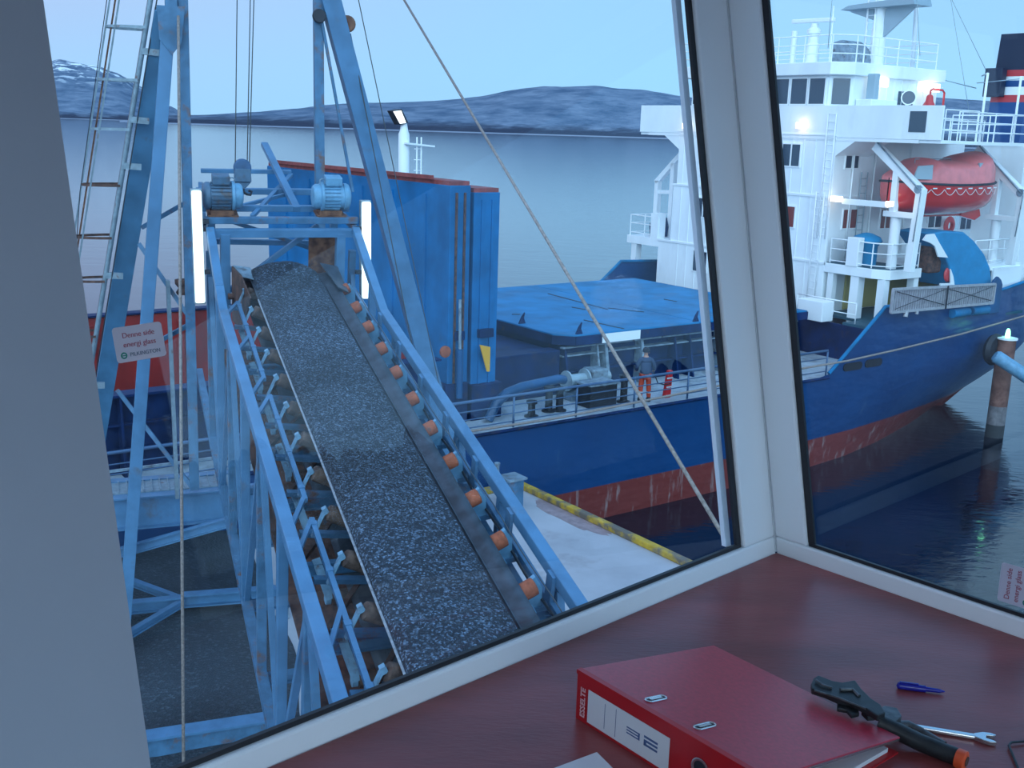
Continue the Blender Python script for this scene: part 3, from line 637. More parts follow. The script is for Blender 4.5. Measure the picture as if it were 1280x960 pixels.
strip_light(1.27, -.55, 1.06, 9.72, 'white lit strip light at the right of the conveyor head, partly behind the rail')
# crushed stone carried on the belt
rows = []
random.seed(3)
for i in range(240):
    u = U0+i*(9.62-U0)/239; row = []
    for j in range(41):
        k = j/40; v = -.625+k*1.075
        base = .045-.02*k+.05*math.sin(k*math.pi)+.035*(1-k)
        hump = .16*math.exp(-((u-9.0)/.35)**2)*math.sin(k*math.pi)
        edge = min(k/.03, (1-k)/.05, 1)
        bw = belt_w(v)+.004; z = bw+(base-bw+hump)*edge
        drop = max(0, u-9.15); z -= (drop/.47)**2*.42
        z += .018*mnoise.fractal(V((u*2.5, v*2.5, 1)), 1, 2, 3)*edge+random.uniform(-.005, .007)*edge
        row.append(V((u, v, z)))
    rows.append(row)
m = C(); m.grid(rows); tag(m.build('crushed_stone', 'stone', fix=False), 'dark crushed stone carried up on the conveyor belt', 'gravel', kind='stuff')

# ================================================================ GANTRY over the conveyor head
gt = thing('lifting_gantry', YARD @ V((12.3, 0, QZ)), 'tall pale blue steel gantry with splayed legs standing around the conveyor head', 'gantry', rot=YARD)
UG = 12.3
def Y(): return MB(YARD)
def gbar(name, material, p, q, w, h, up=(0, 0, 1), bevel=.008):
    m = Y(); m.bar(p, q, w, h, up); return m.build(name, material, gt, bevel=bevel)
apL = onY(214, 12, UG); apR = onY(402, 2, UG); TOPZ = 16.2
# left: light leg to the ground, dark leg leaning back, upright post on the platform
lf = onY(152, 830, UG); d = (apL-lf); footL = lf+d*((QZ-lf.z)/d.z)
gbar('leg', 'frame_blue', footL, apL+V((0, -.03, 0)), .22, .20, (1, 0, 0))
pA = hit(196, 120, YARD @ V((UG+.15, 0, 0)), HU); 
M['leg_dark'] = mat('blue_leg_paint', (.075, .21, .35), .5, var=.2, vscale=2, stain=(.13, .10, .10), stain_s=1.6, stain_t=(.62, .74)); fb = onYz(97, 640, QZ+.6); fb = onY(112, 600, 15.5); apB = onY(207, 14, UG+.15); dd = fb-apB; footB = apB+dd*((QZ-apB.z)/dd.z)
gbar('leg', 'leg_dark', footB, apB, .36, .30, (1, 0, 0))
pb = onY(243, 611, UG+.1); pt = onY(230, 0, UG+.1)
gbar('upright_post', 'frame_rusty', pb, V((pt.x, pt.y+.01, TOPZ)), .17, .17, (1, 0, 0))
gbar('mast_head', 'frame_rusty', apL+V((.05, .0, -.35)), V((apL.x, apL.y+.02, TOPZ)), .20, .20, (1, 0, 0))
m = Y(); m.prism([(UG-.12, apL.y-.24, apL.z+.05), (UG-.12, apL.y+.22, apL.z+.05), (UG-.12, apL.y+.14, apL.z-.55), (UG-.12, apL.y-.02, apL.z-.75), (UG-.12, apL.y-.22, apL.z-.50)], (.02, 0, 0)); m.build('gusset_plate', 'frame_rusty', gt)
# right: post and splayed leg
rb0 = onY(397, 236, UG); rt = onY(398, 0, UG)
gbar('upright_post', 'frame_rusty', V((UG, rt.y-.03, 5.0)), V((UG, rt.y, TOPZ)), .17, .15, (1, 0, 0))
r1 = onY(418, 20, UG); r2 = onY(540, 482, UG+.6); d = r2-r1; fR = r1+d*((QZ-r1.z)/d.z)
gbar('leg', 'frame_blue', fR, r1-d*(2.0/abs(d.z)), .34, .30, (1, 0, 0))
q1 = onY(402, 25, UG-.1); q2 = onY(441, 240, UG-.1)
gbar('leg_stiffener', 'frame_rusty', q1, q2, .05, .06, (1, 0, 0))
gbar('top_beam', 'frame_rusty', V((UG, apL.y-.1, TOPZ+.12)), V((UG, rt.y+.2, TOPZ+.12)), .25, .25)
# bracing between back leg and post
def onleg(px, py, z=None): return onY(px, py, UG+.1)
for a, b in (((178, 284), (231, 254)), ((174, 305), (234, 393)), ((160, 448), (234, 407)), ((147, 488), (240, 609))):
    # back end lies on the rear leg, front end on the upright post
    A = onY(*a, UG+.9 if a[1] < 400 else UG+1.8); B = onY(*b, UG+.1); gbar('diagonal_brace', 'frame_rusty', A, B, .075, .075, (1, 0, 0), bevel=0)
# sheave blocks
m = Y(); c = onY(399, 20, UG-.15); m.lathe(c+V((-.05, 0, 0)), (1, 0, 0), [(0, 0), (.11, 0), (.12, .02), (.09, .05), (.12, .08), (.11, .1), (0, .1)], 18); m.build('sheave', 'dark', gt)
m = Y(); c = onY(434, 30, UG-.05); m.lathe(c+V((-.06, 0, 0)), (1, 0, 0), [(0, 0), (.13, 0), (.15, .03), (.11, .06), (.15, .09), (.13, .12), (0, .12)], 18); m.bar(c+V((0, -.22, .06)), c+V((0, .12, .03)), .05, .05); m.build('sheave', 'rust', gt)
# sensor box low behind the post
c = onY(215, 365, UG+.3); m = Y(); m.box(c.x-.1, c.x+.1, c.y-.10, c.y-.03, 4.95, c.z+.22); m.build('junction_post', 'galv', gt)
c = onY(228, 358, UG+.2); m = Y(); m.lathe(c+V((0, 0, -.15)), (0, 0, 1), [(0, 0), (.1, 0), (.12, .05), (.07, .12), (.13, .2), (.13, .28), (0, .3)], 14); m.build('warning_beacon', 'rust_dark', gt)

# caged ladder standing along the back leg
la = thing('caged_ladder', YARD @ V((UG, apL.y-1, QZ)), 'galvanised caged ladder leaning along the leftmost gantry leg', 'ladder', rot=YARD)
top = onY(189, -6, UG+.1); bot = onY(116, 444, UG+1.15); ld = bot-top; bot2 = top+ld*((QZ-top.z)/ld.z); top2 = top-ld*(2.0/abs(ld.z))
vd = (YARD.to_3x3().inverted() @ ray(150, 230)); vd.z = 0; vd.normalize(); sp = vd*.42
for k, nm in ((0, 'stile'), (1, 'stile')):
    m = Y(); m.tube(top2+sp*k, bot2+sp*k, .045, n=10); m.build('stile', 'galv' if k == 0 else 'rust', la)
nR_ = int((top2.z-bot2.z)/.30)
for i in range(1, nR_):
    p = bot2+(top2-bot2)*(i/nR_); m = Y(); m.tube(p, p+sp, .014, n=6); m.build('rung', 'galv', la)
out = V((vd.y, -vd.x, 0)); 
if (YARD.to_3x3() @ out).x > 0: out = -out
def hoop_pts(p, R=.62, n=18):
    return [p+sp*.5+out*(math.sin(math.pi*i/n)*R*1.05)+sp.normalized()*(-math.cos(math.pi*i/n)*.34) for i in range(n+1)]
hy = [34, 100, 163, 231, 298, 352, 420]
hc = []
for i, py in enumerate([-50]+hy+[500]):
    # point on the stile at this pixel row
    best = None
    for k in range(401):
        p = top2+(bot2-top2)*(k/400); w = YARD @ p-CAM; yy = 480-FPX*w.dot(CU)/w.dot(CF)
        if best is None or abs(yy-py) < best[0]: best = (abs(yy-py), p)
    pts = hoop_pts(best[1]); hc.append(pts)
    m = Y()
    for a, b in zip(pts, pts[1:]): m.bar(a, b, .012, .045)
    m.build('cage_hoop', 'galv' if i < 4 else 'rust_dark', la)
for k, mt in ((5, 'rust_dark'), (9, 'dark'), (12, 'rust')):
    m = Y()
    for a, b in zip(hc, hc[1:]): m.bar(a[k], b[k], .05, .03, tuple(out))
    m.build('cage_bar', 'galv' if k != 12 else mt, la)
for py in (62, 148, 205, 342, 480):
    for k in range(401):
        p = top2+(bot2-top2)*(k/400); w = YARD @ p-CAM; yy = 480-FPX*w.dot(CU)/w.dot(CF)
        if yy > py: break
    m = Y(); m.bar(p, p+V((.0, .30, -.02)), .10, .11); m.build('leg_clamp', 'galv', la)
m = Y(); m.path([top2+V((-.05, .1, 0)), bot2+V((-.05, .12, 0))], .012, 5); m.build('cable', 'dark', la)
m = Y(); m.path([onY(135, -10, UG), onY(100, 240, UG+.3), onY(94, 330, UG+.5)], .008, 5); m.build('cable', 'dark', la)

# ropes and wires
def wire(name, label, pts, r, material='wire', cat='wire', M_=None, n=6):
    m = MB(M_) if M_ else MB(); m.path(pts, r, n); return tag(m.build(name, material), label, cat)
hookp = onY(303, 214, 10.35)
hb = thing('hook_block', YARD @ V((hookp.x, hookp.y, hookp.z-.45)), 'dark blue hook block hanging on wires above the left motor', 'hook block', rot=YARD)
m = Y(); hx = hookp.x
m.lathe(hookp+V((-.07, 0, .06)), (1, 0, 0), [(0, 0), (.12, 0), (.14, .02), (.14, .12), (.12, .14), (0, .14)], 24); m.build('sheave_housing', 'hook_blue', hb)
m = Y(); m.prism([(hx-.08, hookp.y-.125, hookp.z+.04), (hx-.08, hookp.y+.125, hookp.z+.04), (hx-.08, hookp.y+.135, hookp.z-.17), (hx-.08, hookp.y-.135, hookp.z-.17)], (.16, 0, 0)); m.prism([(hx-.05, hookp.y-.13, hookp.z-.175), (hx-.05, hookp.y+.13, hookp.z-.175), (hx-.05, hookp.y+.02, hookp.z-.29), (hx-.05, hookp.y-.02, hookp.z-.29)], (.10, 0, 0)); m.build('side_plate', 'motor', hb, bevel=.01)
m = Y(); m.path([hookp+V((0, .0, -.27)), hookp+V((0, .01, -.33)), hookp+V((0, .06, -.37)), hookp+V((0, .12, -.38)), hookp+V((0, .14, -.33)), hookp+V((0, .09, -.31))], .022, 8); m.build('hook', 'dark', hb)
for i, (x0, x1, dv) in enumerate(((297, 294, -.11), (314, 314, .08), (319, 316, .115))):
    a = onY(x0, -60, UG-.2); wire('hoist_wire', 'steel hoist wire above the hook block, %s' % ('the left one', 'the middle one', 'the right one')[i], [hookp+V((0, dv, .13)), a], .0085, M_=YARD)
a = onY(438, 42, UG); b = onY(495, 330, UG-.3); c_ = b+(b-a)*1.8; wire('hanging_wire', 'dark wire hanging from the rusty sheave on the right gantry leg', [a, c_], .011, M_=YARD)
a = onY(444, -20, UG); b = onY(551, 492, UG-.6); wire('stay_wire', 'thin wire running down across the standing hatch cover', [a, b, b+(b-a)*.25], .009, M_=YARD)
a = onY(223, 20, UG-.25); b = YARD.inverted() @ hitz(229.8, 1005, QZ)
wire('hanging_rope', 'long grey rope hanging in front of the left upright post', [a, b], .026, 'rope', 'rope', YARD, 7)
A = CAM+ray(498, -12)*17; B = CAM+ray(931, 715)*7.5
wire('guy_rope', 'grey rope slanting down across the view to the window corner', [A, B], .016, 'rope', 'rope', n=7)

# ================================================================ YARD FRAMES AND PLATFORM left of the conveyor
# ground frames beside the gantry foot
def ybar(o, name, material, p, q, w, h, up=(0, 0, 1)):
    m = Y(); m.bar(p, q, w, h, up); return m.build(name, material, o, bevel=.006)
f1 = thing('ground_frame', YARD @ V((14.3, -1.5, QZ)), 'pale blue steel base frame with a Y-shaped joint on the dark yard', 'frame', rot=YARD)
zf = QZ+.28
n0 = onYz(228, 752, zf); 
for nm, a, b, w, h in (('long_beam', (100, 766), (228, 752), .20, .22), ('long_beam', (228, 750), (345, 741), .24, .24), ('diagonal_beam', (150, 722), (228, 751), .13, .12), ('diagonal_beam', (130, 812), (228, 753), .13, .12)):
    P_, Q_ = onYz(*a, zf), onYz(*b, zf); m = Y(); m.ibeam(P_, Q_, w, h, t=.03); m.build(nm, 'frame_blue', f1)
f2 = thing('ground_beam', YARD @ V((9.0, -1.5, QZ)), 'heavy pale blue beam lying on the yard just outside the window', 'beam', rot=YARD)
a, b = onYz(150, 928, QZ+.42), onYz(335, 905, QZ+.42); m = Y(); m.box(a.x-.02, a.x+.30, a.y-1.5, b.y+.2, QZ+.36, QZ+.40); m.build('top_flange', 'frame_blue', f2)
m = Y(); m.box(a.x+.05, a.x+.08, a.y-1.5, b.y+.2, QZ+.03, QZ+.36); m.build('web', 'frame_rusty', f2)
m = Y(); m.box(a.x-.02, a.x+.30, a.y-1.5, b.y+.2, QZ, QZ+.03); m.build('bottom_flange', 'frame_blue', f2)
# raised loading platform with girders
pf = thing('loading_platform', YARD @ V((13.2, -3, QZ)), 'raised pale blue platform of girders with a grating behind the gantry legs', 'platform', rot=YARD)
gz = 4.95
g1 = onYz(285, 640, gz-.3)
m = Y(); m.ibeam((13.0, -7.5, gz-.35), (13.0, g1.y+1.2, gz-.35), .30, .62, t=.03); m.build('main_girder', 'frame_blue', pf)
m = Y(); m.ibeam((13.9, -7.5, gz-.12), (13.9, g1.y+.3, gz-.12), .24, .26, t=.02); m.build('rear_girder', 'frame_blue', pf)
m = Y(); m.box(13.12, 13.8, -7.5, g1.y+.2, gz-.03, gz+.0)
for i in range(44): v = -7.4+i*.155; m.box(13.10, 13.82, v, v+.02, gz, gz+.03)
m.build('grating', 'galv', pf)
for v in (-6.6, -3.15, g1.y+1.1):
    m = Y(); m.bar((13.0, v, QZ), (13.0, v, gz-.67), .22, .22, (1, 0, 0)); m.build('support_leg', 'grey_steel', pf)
m = Y(); a = onY(110, 702, 12.9); b = onY(287, 652, 12.0); m.ibeam(a, b, .15, .16); m.build('diagonal_beam', 'frame_blue', pf)
m = Y(); m.bar(onY(118, 592, 14), onY(286, 570, 14), .05, .05); m.build('hand_rail', 'grey_steel', pf)
# white edge walkway beside the ship with yellow marks
wk = MB(SHIP); wk.box(-30, -11.3, -.95, -.55, 2.9, 3.15); wko = wk.build('edge_walkway', 'galv', bevel=.01)
tag(wko, 'pale narrow walkway along the ship behind the platform', 'walkway')
for i, (px_, py_) in enumerate(((191, 605), (218, 600))):
    c = SHIP.inverted() @ hitz(px_, py_, 3.25); m = MB(SHIP); m.box(c.x-.22, c.x+.22, c.y-.05, c.y+.05, 3.16, 3.30); m.box(c.x-.06, c.x+.06, c.y-.08, c.y+.07, 2.95, 3.16); tag(m.build('yellow_cleat', 'yellow_clean', bevel=.02), 'yellow cleat on the pale walkway, %s' % ('nearer the left window edge', 'nearer the conveyor')[i], 'cleat')
# bollard at the quay corner
bo = thing('bollard', hitz(639, 628, QZ), 'pale blue box bollard at the quay corner beside the conveyor', 'bollard', rot=SHIP)
c = SHIP.inverted() @ hitz(639, 635, QZ); m = MB(SHIP); m.box(c.x-.25, c.x+.25, c.y-.22, c.y+.22, QZ, QZ+.85); m.build('body', 'frame_rusty', bo, bevel=.03)
m = MB(SHIP); m.box(c.x-.30, c.x+.30, c.y-.3, c.y+.3, QZ+.85, QZ+.90); m.box(c.x-.65, c.x-.3, c.y-.1, c.y+.1, QZ+.6, QZ+.75); m.build('cap_plate', 'grey_steel', bo)
m = MB(SHIP); m.lathe((c.x-.42, c.y+.12, QZ+.7), (0, 0, 1), [(.09, 0), (.09, .25), (.06, .3), (.06, .55), (.08, .56), (.08, .62), (0, .62)], 14); m.build('pin', 'grey_steel', bo)

# ================================================================ SHIP
sh = thing('cargo_ship', SHIP @ V((0, 7.6, 0)), 'blue hulled cargo ship with white superstructure moored across the berth', 'ship', rot=SHIP)
WM[sh.name] = SHIP; sh.matrix_world = SHIP
TB = 15.2; TC = TB/2; S0, S1 = -46.0, 30.6
def X(): return MB(SHIP)
def part(name, material, parent=None, bevel=0): return lambda m: m.build(name, material, parent or sh, bevel=bevel)
def sbox(name, material, a, parent=None, bevel=0): m = X(); m.box(*a); return m.build(name, material, parent or sh, bevel=bevel)
def lerp(x, pts):
    if x <= pts[0][0]: return pts[0][1]
    for (a, b), (c, d) in zip(pts, pts[1:]):
        if x <= c: return b+(d-b)*(x-a)/(c-a)
    return pts[-1][1]
def tw(s): return lerp(s, [(-46, 6.5), (-41, 2.5), (-34, .3), (-28, 0), (9, 0), (13, .45), (16, 1.1), (20, 2.3), (24, 3.8), (28, 5.6), (30.6, 6.8)])
def ttop(s): return lerp(s, [(-46, 5.5), (-40, 1.6), (-34, 0), (22, 0), (25, .45), (28, 1.7), (30.6, 4.2)])
def zb(s): return lerp(s, [(-46, -2), (23.5, -2.5), (24.5, -.5), (27, 1.2), (30.6, 3.2)])
def ztop(s): return lerp(s, [(-46, 5.0), (-34, 3.5), (10.9, 3.5), (11.2, 3.7), (14.0, 5.85), (18, 5.70), (23, 6.1), (30.6, 6.6)])
rows = []; ss = [S0+i*2 for i in range(28)]+[9.5+.5*i for i in range(12)]+[15.5+i for i in range(15)]+[S1]
ss = sorted(set(ss))
for s in ss:
    z0 = zb(s); zt = ztop(s); half = [(TC, z0), (max(tw(s), 0)+.8*(TC-tw(s))*.35, z0)]
    for k in range(9):
        z = z0+(3.5-z0)*(k+.15)/8.15; q_ = max(0, min(1, (3.5-z)/3.5)) if z > 0 else 1+(-z)*.08
        t = ttop(s)+(max(tw(s), ttop(s))-ttop(s))*(q_**1.4); half.append((min(t, TC), z))
    half += [(ttop(s), 3.5+(zt-3.5)*.5), (ttop(s), zt)]
    row = [V((s, t, z)) for t, z in half]+[V((s, TB-t, z)) for t, z in half[::-1]]
    rows.append(row)
hn = len(rows[0])//2; m = X(); m.grid([r[:hn] for r in rows]); m.grid([r[hn:] for r in rows]); m.add(rows[-1], [tuple(range(len(rows[-1])))]); hull = m.build('hull', 'hull', sh)
# fender rail and ports on the aft hull side
for px0, px1, py0, py1 in ((1054, 1078, 453, 463), (1081, 1103, 448, 459)):
    a = onS(px0, py1, -.02); b = onS(px1, py0, -.02); z0_, z1_ = min(a.z, b.z), max(a.z, b.z); zc = (a.z+b.z)/2
    m = X(); pts = []
    for cx_, a0 in ((a.x+.15, 90), (b.x-.15, -90)):
        for k in range(7): g_ = math.radians(a0+30*k); pts.append((cx_+.15*math.cos(g_)*1.0, -.035, zc+.15*math.sin(g_)))
    m.prism(pts, (0, .03, 0)); m.build('freeing_port', 'dark', sh)
for a, b in (((1186, 402), (1212, 384)), ((1210, 398), (1236, 380))):
    P_ = onS(*a, -.1); Q_ = onS(*b, -.1); m = X(); z_ = 5.32; m.tube((P_.x+.1, -.12, z_), (Q_.x-.15, -.12, z_), .19, n=16); m.build('roller_fender', 'cover_blue', sh)
# bulwark cap rail
m = X(); m.path([V((s, ttop(s), ztop(s)+.03)) for s in ss if s >= 10.9], .07, 8); m.build('bulwark_cap', 'cover_blue', sh)
m = X(); m.path([V((s, TB-ttop(s), ztop(s)+.03)) for s in ss if s >= 10.9], .07, 8); m.build('bulwark_cap', 'cover_blue', sh)
m = X(); m.path([V((s, -.03, 3.45)) for s in ss if -34 < s <= 11], .05, 6); m.build('gunwale_bar', 'deck_blue', sh)
# decks
m = X(); m.box(-36, 14.9, .03, 2.9, 3.38, 3.5); m.box(-36, 14.9, 12.5, TB-.03, 3.38, 3.5); m.box(-4.9, 14.9, 2.9, 12.5, 3.38, 3.5); m.build('main_deck', 'deck_grey', sh)
sbox('poop_deck', 'green_deck', (15.0, 30.0, 1.8, TB-1.8, 4.9, 5.0))
sbox('poop_deck', 'green_deck', (13.9, 24.0, .1, 1.8, 4.9, 5.0))
sbox('poop_bulkhead', 'deck_blue', (13.9, 14.0, .1, TB-.1, 3.5, 4.9))
# open hold forward: coamings and red inner sides
CT = 5.5
sbox('hold_side', 'red_hold', (-36, -5.3, 12.3, 12.42, -1.5, CT-.04)); sbox('hold_side', 'red_hold', (-36, -5.3, 1.9, 2.0, -1.5, 3.4))
sbox('hold_end', 'red_hold', (-5.3, -5.2, 2.0, 12.3, -1.5, CT-.1)); sbox('hold_floor', 'rust_dark', (-36, -5.3, 2, 12.3, -1.6, -1.5))
for i in range(10):
    s = -33+3*i; sbox('hold_frame', 'red_hold', (s, s+.15, 12.05, 12.3, -1.5, CT-.3))
sbox('coaming', 'deck_blue', (-36, -5.2, 1.35, 1.45, 3.5, CT)); sbox('coaming', 'deck_blue', (-36, -5.2, 12.42, 12.5, 3.5, CT))
sbox('coaming_flange', 'deck_blue', (-36, -5.2, 1.0, 1.5, CT, CT+.06)); sbox('coaming_flange', 'deck_blue', (-36, -5.2, 12.2, 12.7, CT, CT+.06))
for z in (4.1, 4.75): sbox('coaming_shelf', 'deck_blue', (-36, -5.2, 1.15, 1.35, z, z+.05))
for i in range(22):
    s = -34+1.32*i; m = X(); m.prism([(s, 1.35, 3.5), (s, .95, 3.5), (s, 1.12, CT), (s, 1.35, CT)], (.06, 0, 0)); m.build('coaming_stay', 'deck_blue', sh)
# aft hatch: coaming, stays, cover
AT = 2.95
sbox('coaming', 'deck_blue', (.6, 12.2, AT, AT+.1, 3.5, 5.05)); sbox('coaming', 'deck_blue', (.6, .7, AT, 12.3, 3.5, 5.05)); sbox('coaming', 'deck_blue', (.6, 12.2, 12.2, 12.3, 3.5, 5.05)); sbox('coaming', 'deck_blue', (12.1, 12.2, AT, 12.3, 3.5, 5.05))
for z, mt in ((4.72, 'grey_steel'), (4.15, 'deck_blue')): sbox('coaming_shelf', mt, (.55, 12.2, AT-.28, AT, z, z+.05))
sbox('coaming_rail', 'grey_steel', (.5, 12.2, AT-.35, AT-.2, 5.02, 5.07))
for i, s in enumerate((.62, 2.0, 2.35, 4.0, 5.6, 6.35, 7.9, 9.4, 11.0)):
    lt = i in (2, 3, 6); m = X(); m.prism([(s, AT, 3.5), (s, AT-.62, 3.5), (s, AT-.30, 5.02), (s, AT, 5.02)], (.07 if not lt else .12, 0, 0)); m.build('coaming_stay', 'grey_steel' if i in (1, 2, 3, 6) else 'deck_blue', sh)
hc1 = X(); hc1.prism([(.35, 3.0, 5.12), (.9, 2.45, 5.12), (6.6, 2.42, 5.12), (6.6, 12.5, 5.12), (.35, 12.5, 5.12)], (0, 0, .36)); hcv = hc1.build('hatch_cover', 'cover_blue', sh, bevel=.03)
hc2 = X(); hc2.prism([(6.62, 2.42, 5.12), (12.5, 2.42, 5.12), (12.5, 12.5, 5.12), (6.62, 12.5, 5.12)], (0, 0, .36)); hcv2 = hc2.build('hatch_cover', 'cover_blue', sh, bevel=.03)
sk = X(); sk.bar((.36, 2.985, 5.28), (.36, 12.4, 5.28), .03, .30); sk.bar((.335, 2.99, 5.28), (.89, 2.435, 5.28), .03, .30); sk.bar((.9, 2.43, 5.28), (12.5, 2.405, 5.28), .03, .30); sk.build('cover_skirt', 'deck_blue', hcv)
sbox('skirt_patch', 'white_plain', (2.0, 3.7, 2.37, 2.39, 5.13, 5.44), hcv); 
for s, t in ((1.0, 2.55), (.45, 5.0), (6.4, 2.55), (12.2, 3.2)):
    m = X(); m.prism([(s, t, 5.48), (s+.28, t, 5.48), (s+.20, t, 5.66), (s+.24, t, 5.86), (s+.12, t, 5.72)], (0, .06, 0)); m.build('cleat', 'deck_blue', hcv)
for a, b in (((685, 367), (760, 387)), ((715, 384), (732, 387)), ((760, 385), (805, 390)), ((730, 400), (780, 411)), ((640, 393), (650, 393)), ((830, 374), (846, 377))):
    P_, Q_ = SHIP.inverted() @ hitz(*a, 5.49), SHIP.inverted() @ hitz(*b, 5.49); m = X(); m.path([P_, Q_], .02, 5); m.build('lashing_wire', 'wire', hcv)
# standing folded covers
for s0, s1, zt, nm in ((-4.78, -4.08, 10.42, 'a'), (-3.96, -3.06, 10.22, 'b')):
    m = X(); m.box(s0, s1, 1.35, 14.1, 4.5, zt); c = m.build('standing_hatch_cover', 'cover_stand', sh, bevel=.02)
    sbox('top_seal', 'seal_red', (s0+.02, s1-.02, 1.4, 14.0, zt, zt+.12), c)
    if nm == 'a':
        for i in range(6):
            t = 2.6+i*1.95; sbox('stiffener', 'cover_stand', (s0-.05, s0, t, t+.10, 4.6, zt-.3), c)
        m = X(); m.box(s0-.12, s0-.02, 2.2, 13.2, zt+.13, zt+.24); m.build('top_seal', 'seal_red', c)
    for k in (.3, .7):
        s = s0+(s1-s0)*k; sbox('side_rib', 'cover_stand' if nm == 'b' else 'rust_dark', (s-.03, s+.03, 1.30, 1.35, 4.6, zt-.2), c)
    sbox('side_lug', 'deck_blue', (s0+.2, s1-.2, 1.2, 1.35, 6.0, 6.25), c)
for a in ((-4.9, -4.1, 1.25, 2.1, 3.5, 4.7), (-4.0, -2.9, 1.2, 2.0, 3.5, 4.6), (-2.85, .4, 2.6, 3.2, 3.5, 5.0), (-5.3, -2.9, 12.3, 13.5, 3.5, 4.6), (-2.8, .5, 3.3, 12.3, 3.5, 4.9)): sbox('hinge_post', 'deck_blue', a, bevel=.03)
m = X(); m.tube((-4.5, 1.12, 4.3), (-4.5, 1.12, 5.75), .10, n=12); m.build('hydraulic_cylinder', 'ship_blue', sh); m = X(); m.tube((-4.5, 1.12, 5.76), (-4.5, 1.16, 7.2), .045, n=10); m.build('piston_rod', 'grey_steel', sh)
m = X(); m.prism([(-3.80, 1.12, 5.82), (-3.42, 1.12, 5.72), (-3.42, 1.12, 4.98), (-3.52, 1.12, 4.98)], (0, .05, 0)); m.build('yellow_bracket', 'yellow_clean', sh, bevel=.01)
m = X(); m.lathe((-4.98, 1.2, 5.72), (0, -1, 0), [(0, 0), (.17, 0), (.17, .08), (.10, .10), (0, .10)], 18); m.build('orange_wheel', 'roller_orange', sh)
# deck gear
m = X(); m.path([(-3.6, .9, 3.55), (-3.3, .9, 4.05), (-2.9, .95, 4.3), (-2.2, 1.1, 4.38), (-.6, 1.4, 4.38), (-.3, 1.5, 4.3)], .15, 12); m.build('ballast_pipe', 'ship_blue', sh)
wn_ = thing('deck_winch', SHIP @ V((1.0, 2.0, 3.5)), 'pale grey winch standing against the hatch coaming', 'winch', rot=SHIP)
m = X(); m.lathe((.2, 2.0, 4.1), (1, 0, 0), [(0, 0), (.34, 0), (.34, .06), (.2, .07), (.2, .75), (.34, .76), (.34, .82), (0, .82)], 20); m.build('drum', 'grey_panel', wn_)
m = X(); m.box(1.1, 1.75, 1.7, 2.3, 3.75, 4.42); m.build('gearbox', 'grey_steel', wn_, bevel=.05); m = X(); m.box(.15, 1.8, 1.6, 2.4, 3.5, 3.74); m.build('base', 'grey_steel', wn_)
m = X(); m.lathe((1.77, 2.0, 4.1), (1, 0, 0), [(0, 0), (.16, 0), (.1, .12), (.16, .25), (0, .26)], 16); m.build('warping_head', 'grey_panel', wn_)
hb_ = thing('hydraulic_box', SHIP @ V((.6, .8, 3.5)), 'dark grey square steel box on deck beside the rail', 'box', rot=SHIP)
m = X(); m.box(.05, 1.15, .55, 1.25, 3.5, 4.22); m.build('body', 'dark', hb_, bevel=.02); m = X(); m.box(.0, 1.2, .5, 1.3, 4.221, 4.28); m.build('lid', 'grey_steel', hb_, bevel=.01)
for i, (s, t, h) in enumerate(((1.62, .75, .9), (-.9, .9, .75), (-1.25, 1.0, .8), (-2.1, .75, .5))):
    m = X(); m.lathe((s, t, 3.5), (0, 0, 1), [(.22, 0), (.22, .04), (.12, .05), (.11, h-.1), (.17, h-.08), (.17, h), (0, h)], 16)
    tag(m.build('mooring_bitt', 'dark'), 'dark mooring bitt on the ship deck, %s' % ('right of the grey box', 'left of the grey box', 'behind the rail below the winch', 'left of the winch by the blue pipe')[i], 'bitt')
# railing builder: posts and bars in one mesh per run
def railing(name, pts, h=1.0, bars=(1, .66, .33), step=1.3, material='white_plain', r=.022, rp=.026, parent=None):
    m = X(); pts = [V(p) for p in pts]
    for k in bars: m.path([p+V((0, 0, h*k)) for p in pts], r if k < 1 else r*1.25, 5)
    for a, b in zip(pts, pts[1:]):
        n = max(1, round((b-a).length/step))
        for i in range(n+1): p = a+(b-a)*(i/n); m.tube(p, p+V((0, 0, h)), rp, n=5)
    return m.build(name, material, parent or sh)
M['rail_blue'] = mat('rail_blue_grey', (.07, .14, .26), .45)
railing('deck_railing', [(-34, .06, 3.5), (10.9, .06, 3.5)], .94, (1, .72, .46, .2), 2.35, 'rail_blue', .020, .035)
m = X(); m.tube((-34, .06, 4.46), (10.9, .06, 4.46), .045, n=8); m.build('handrail', 'rail_blue', sh)
railing('deck_railing', [(-34, TB-.06, 3.5), (10.9, TB-.06, 3.5)], .94, (1, .5), 2.35, 'rail_blue')

# ---- superstructure
F = 15.0; HN, HF = 3.8, 12.8
def house(z0, z1, n, f, s1): m = X(); m.box(F, s1, n, f, z0, z1); return m.build('accommodation_block', 'white', sh, bevel=.02)
house(3.5, 7.05, HN, HF+.9, 30.0); house(7.05, 9.72, HN, HF+.1, 24); house(9.72, 12.05, HN, HF-.1, 24)
for z, f in ((7.05, HF+.9), (9.72, HF+.1)): m = X(); m.box(F-.05, F, HN-.05, f+.05, z-.04, z+.05); m.box(F-.05, 23.9, HN-.05, HN, z-.04, z+.05); m.build('deck_edge_strip', 'white_plain', sh)
for i in range(15): t = HN+.4+i*.58; m = X(); m.box(F-.025, F, t, t+.03, 3.6, 7.0); m.box(F-.025, F, t, t+.03, 7.1, 9.65); m.box(F-.025, F, t, t+.03, 9.8, 12.0); m.build('wall_stiffener', 'white_plain', sh)
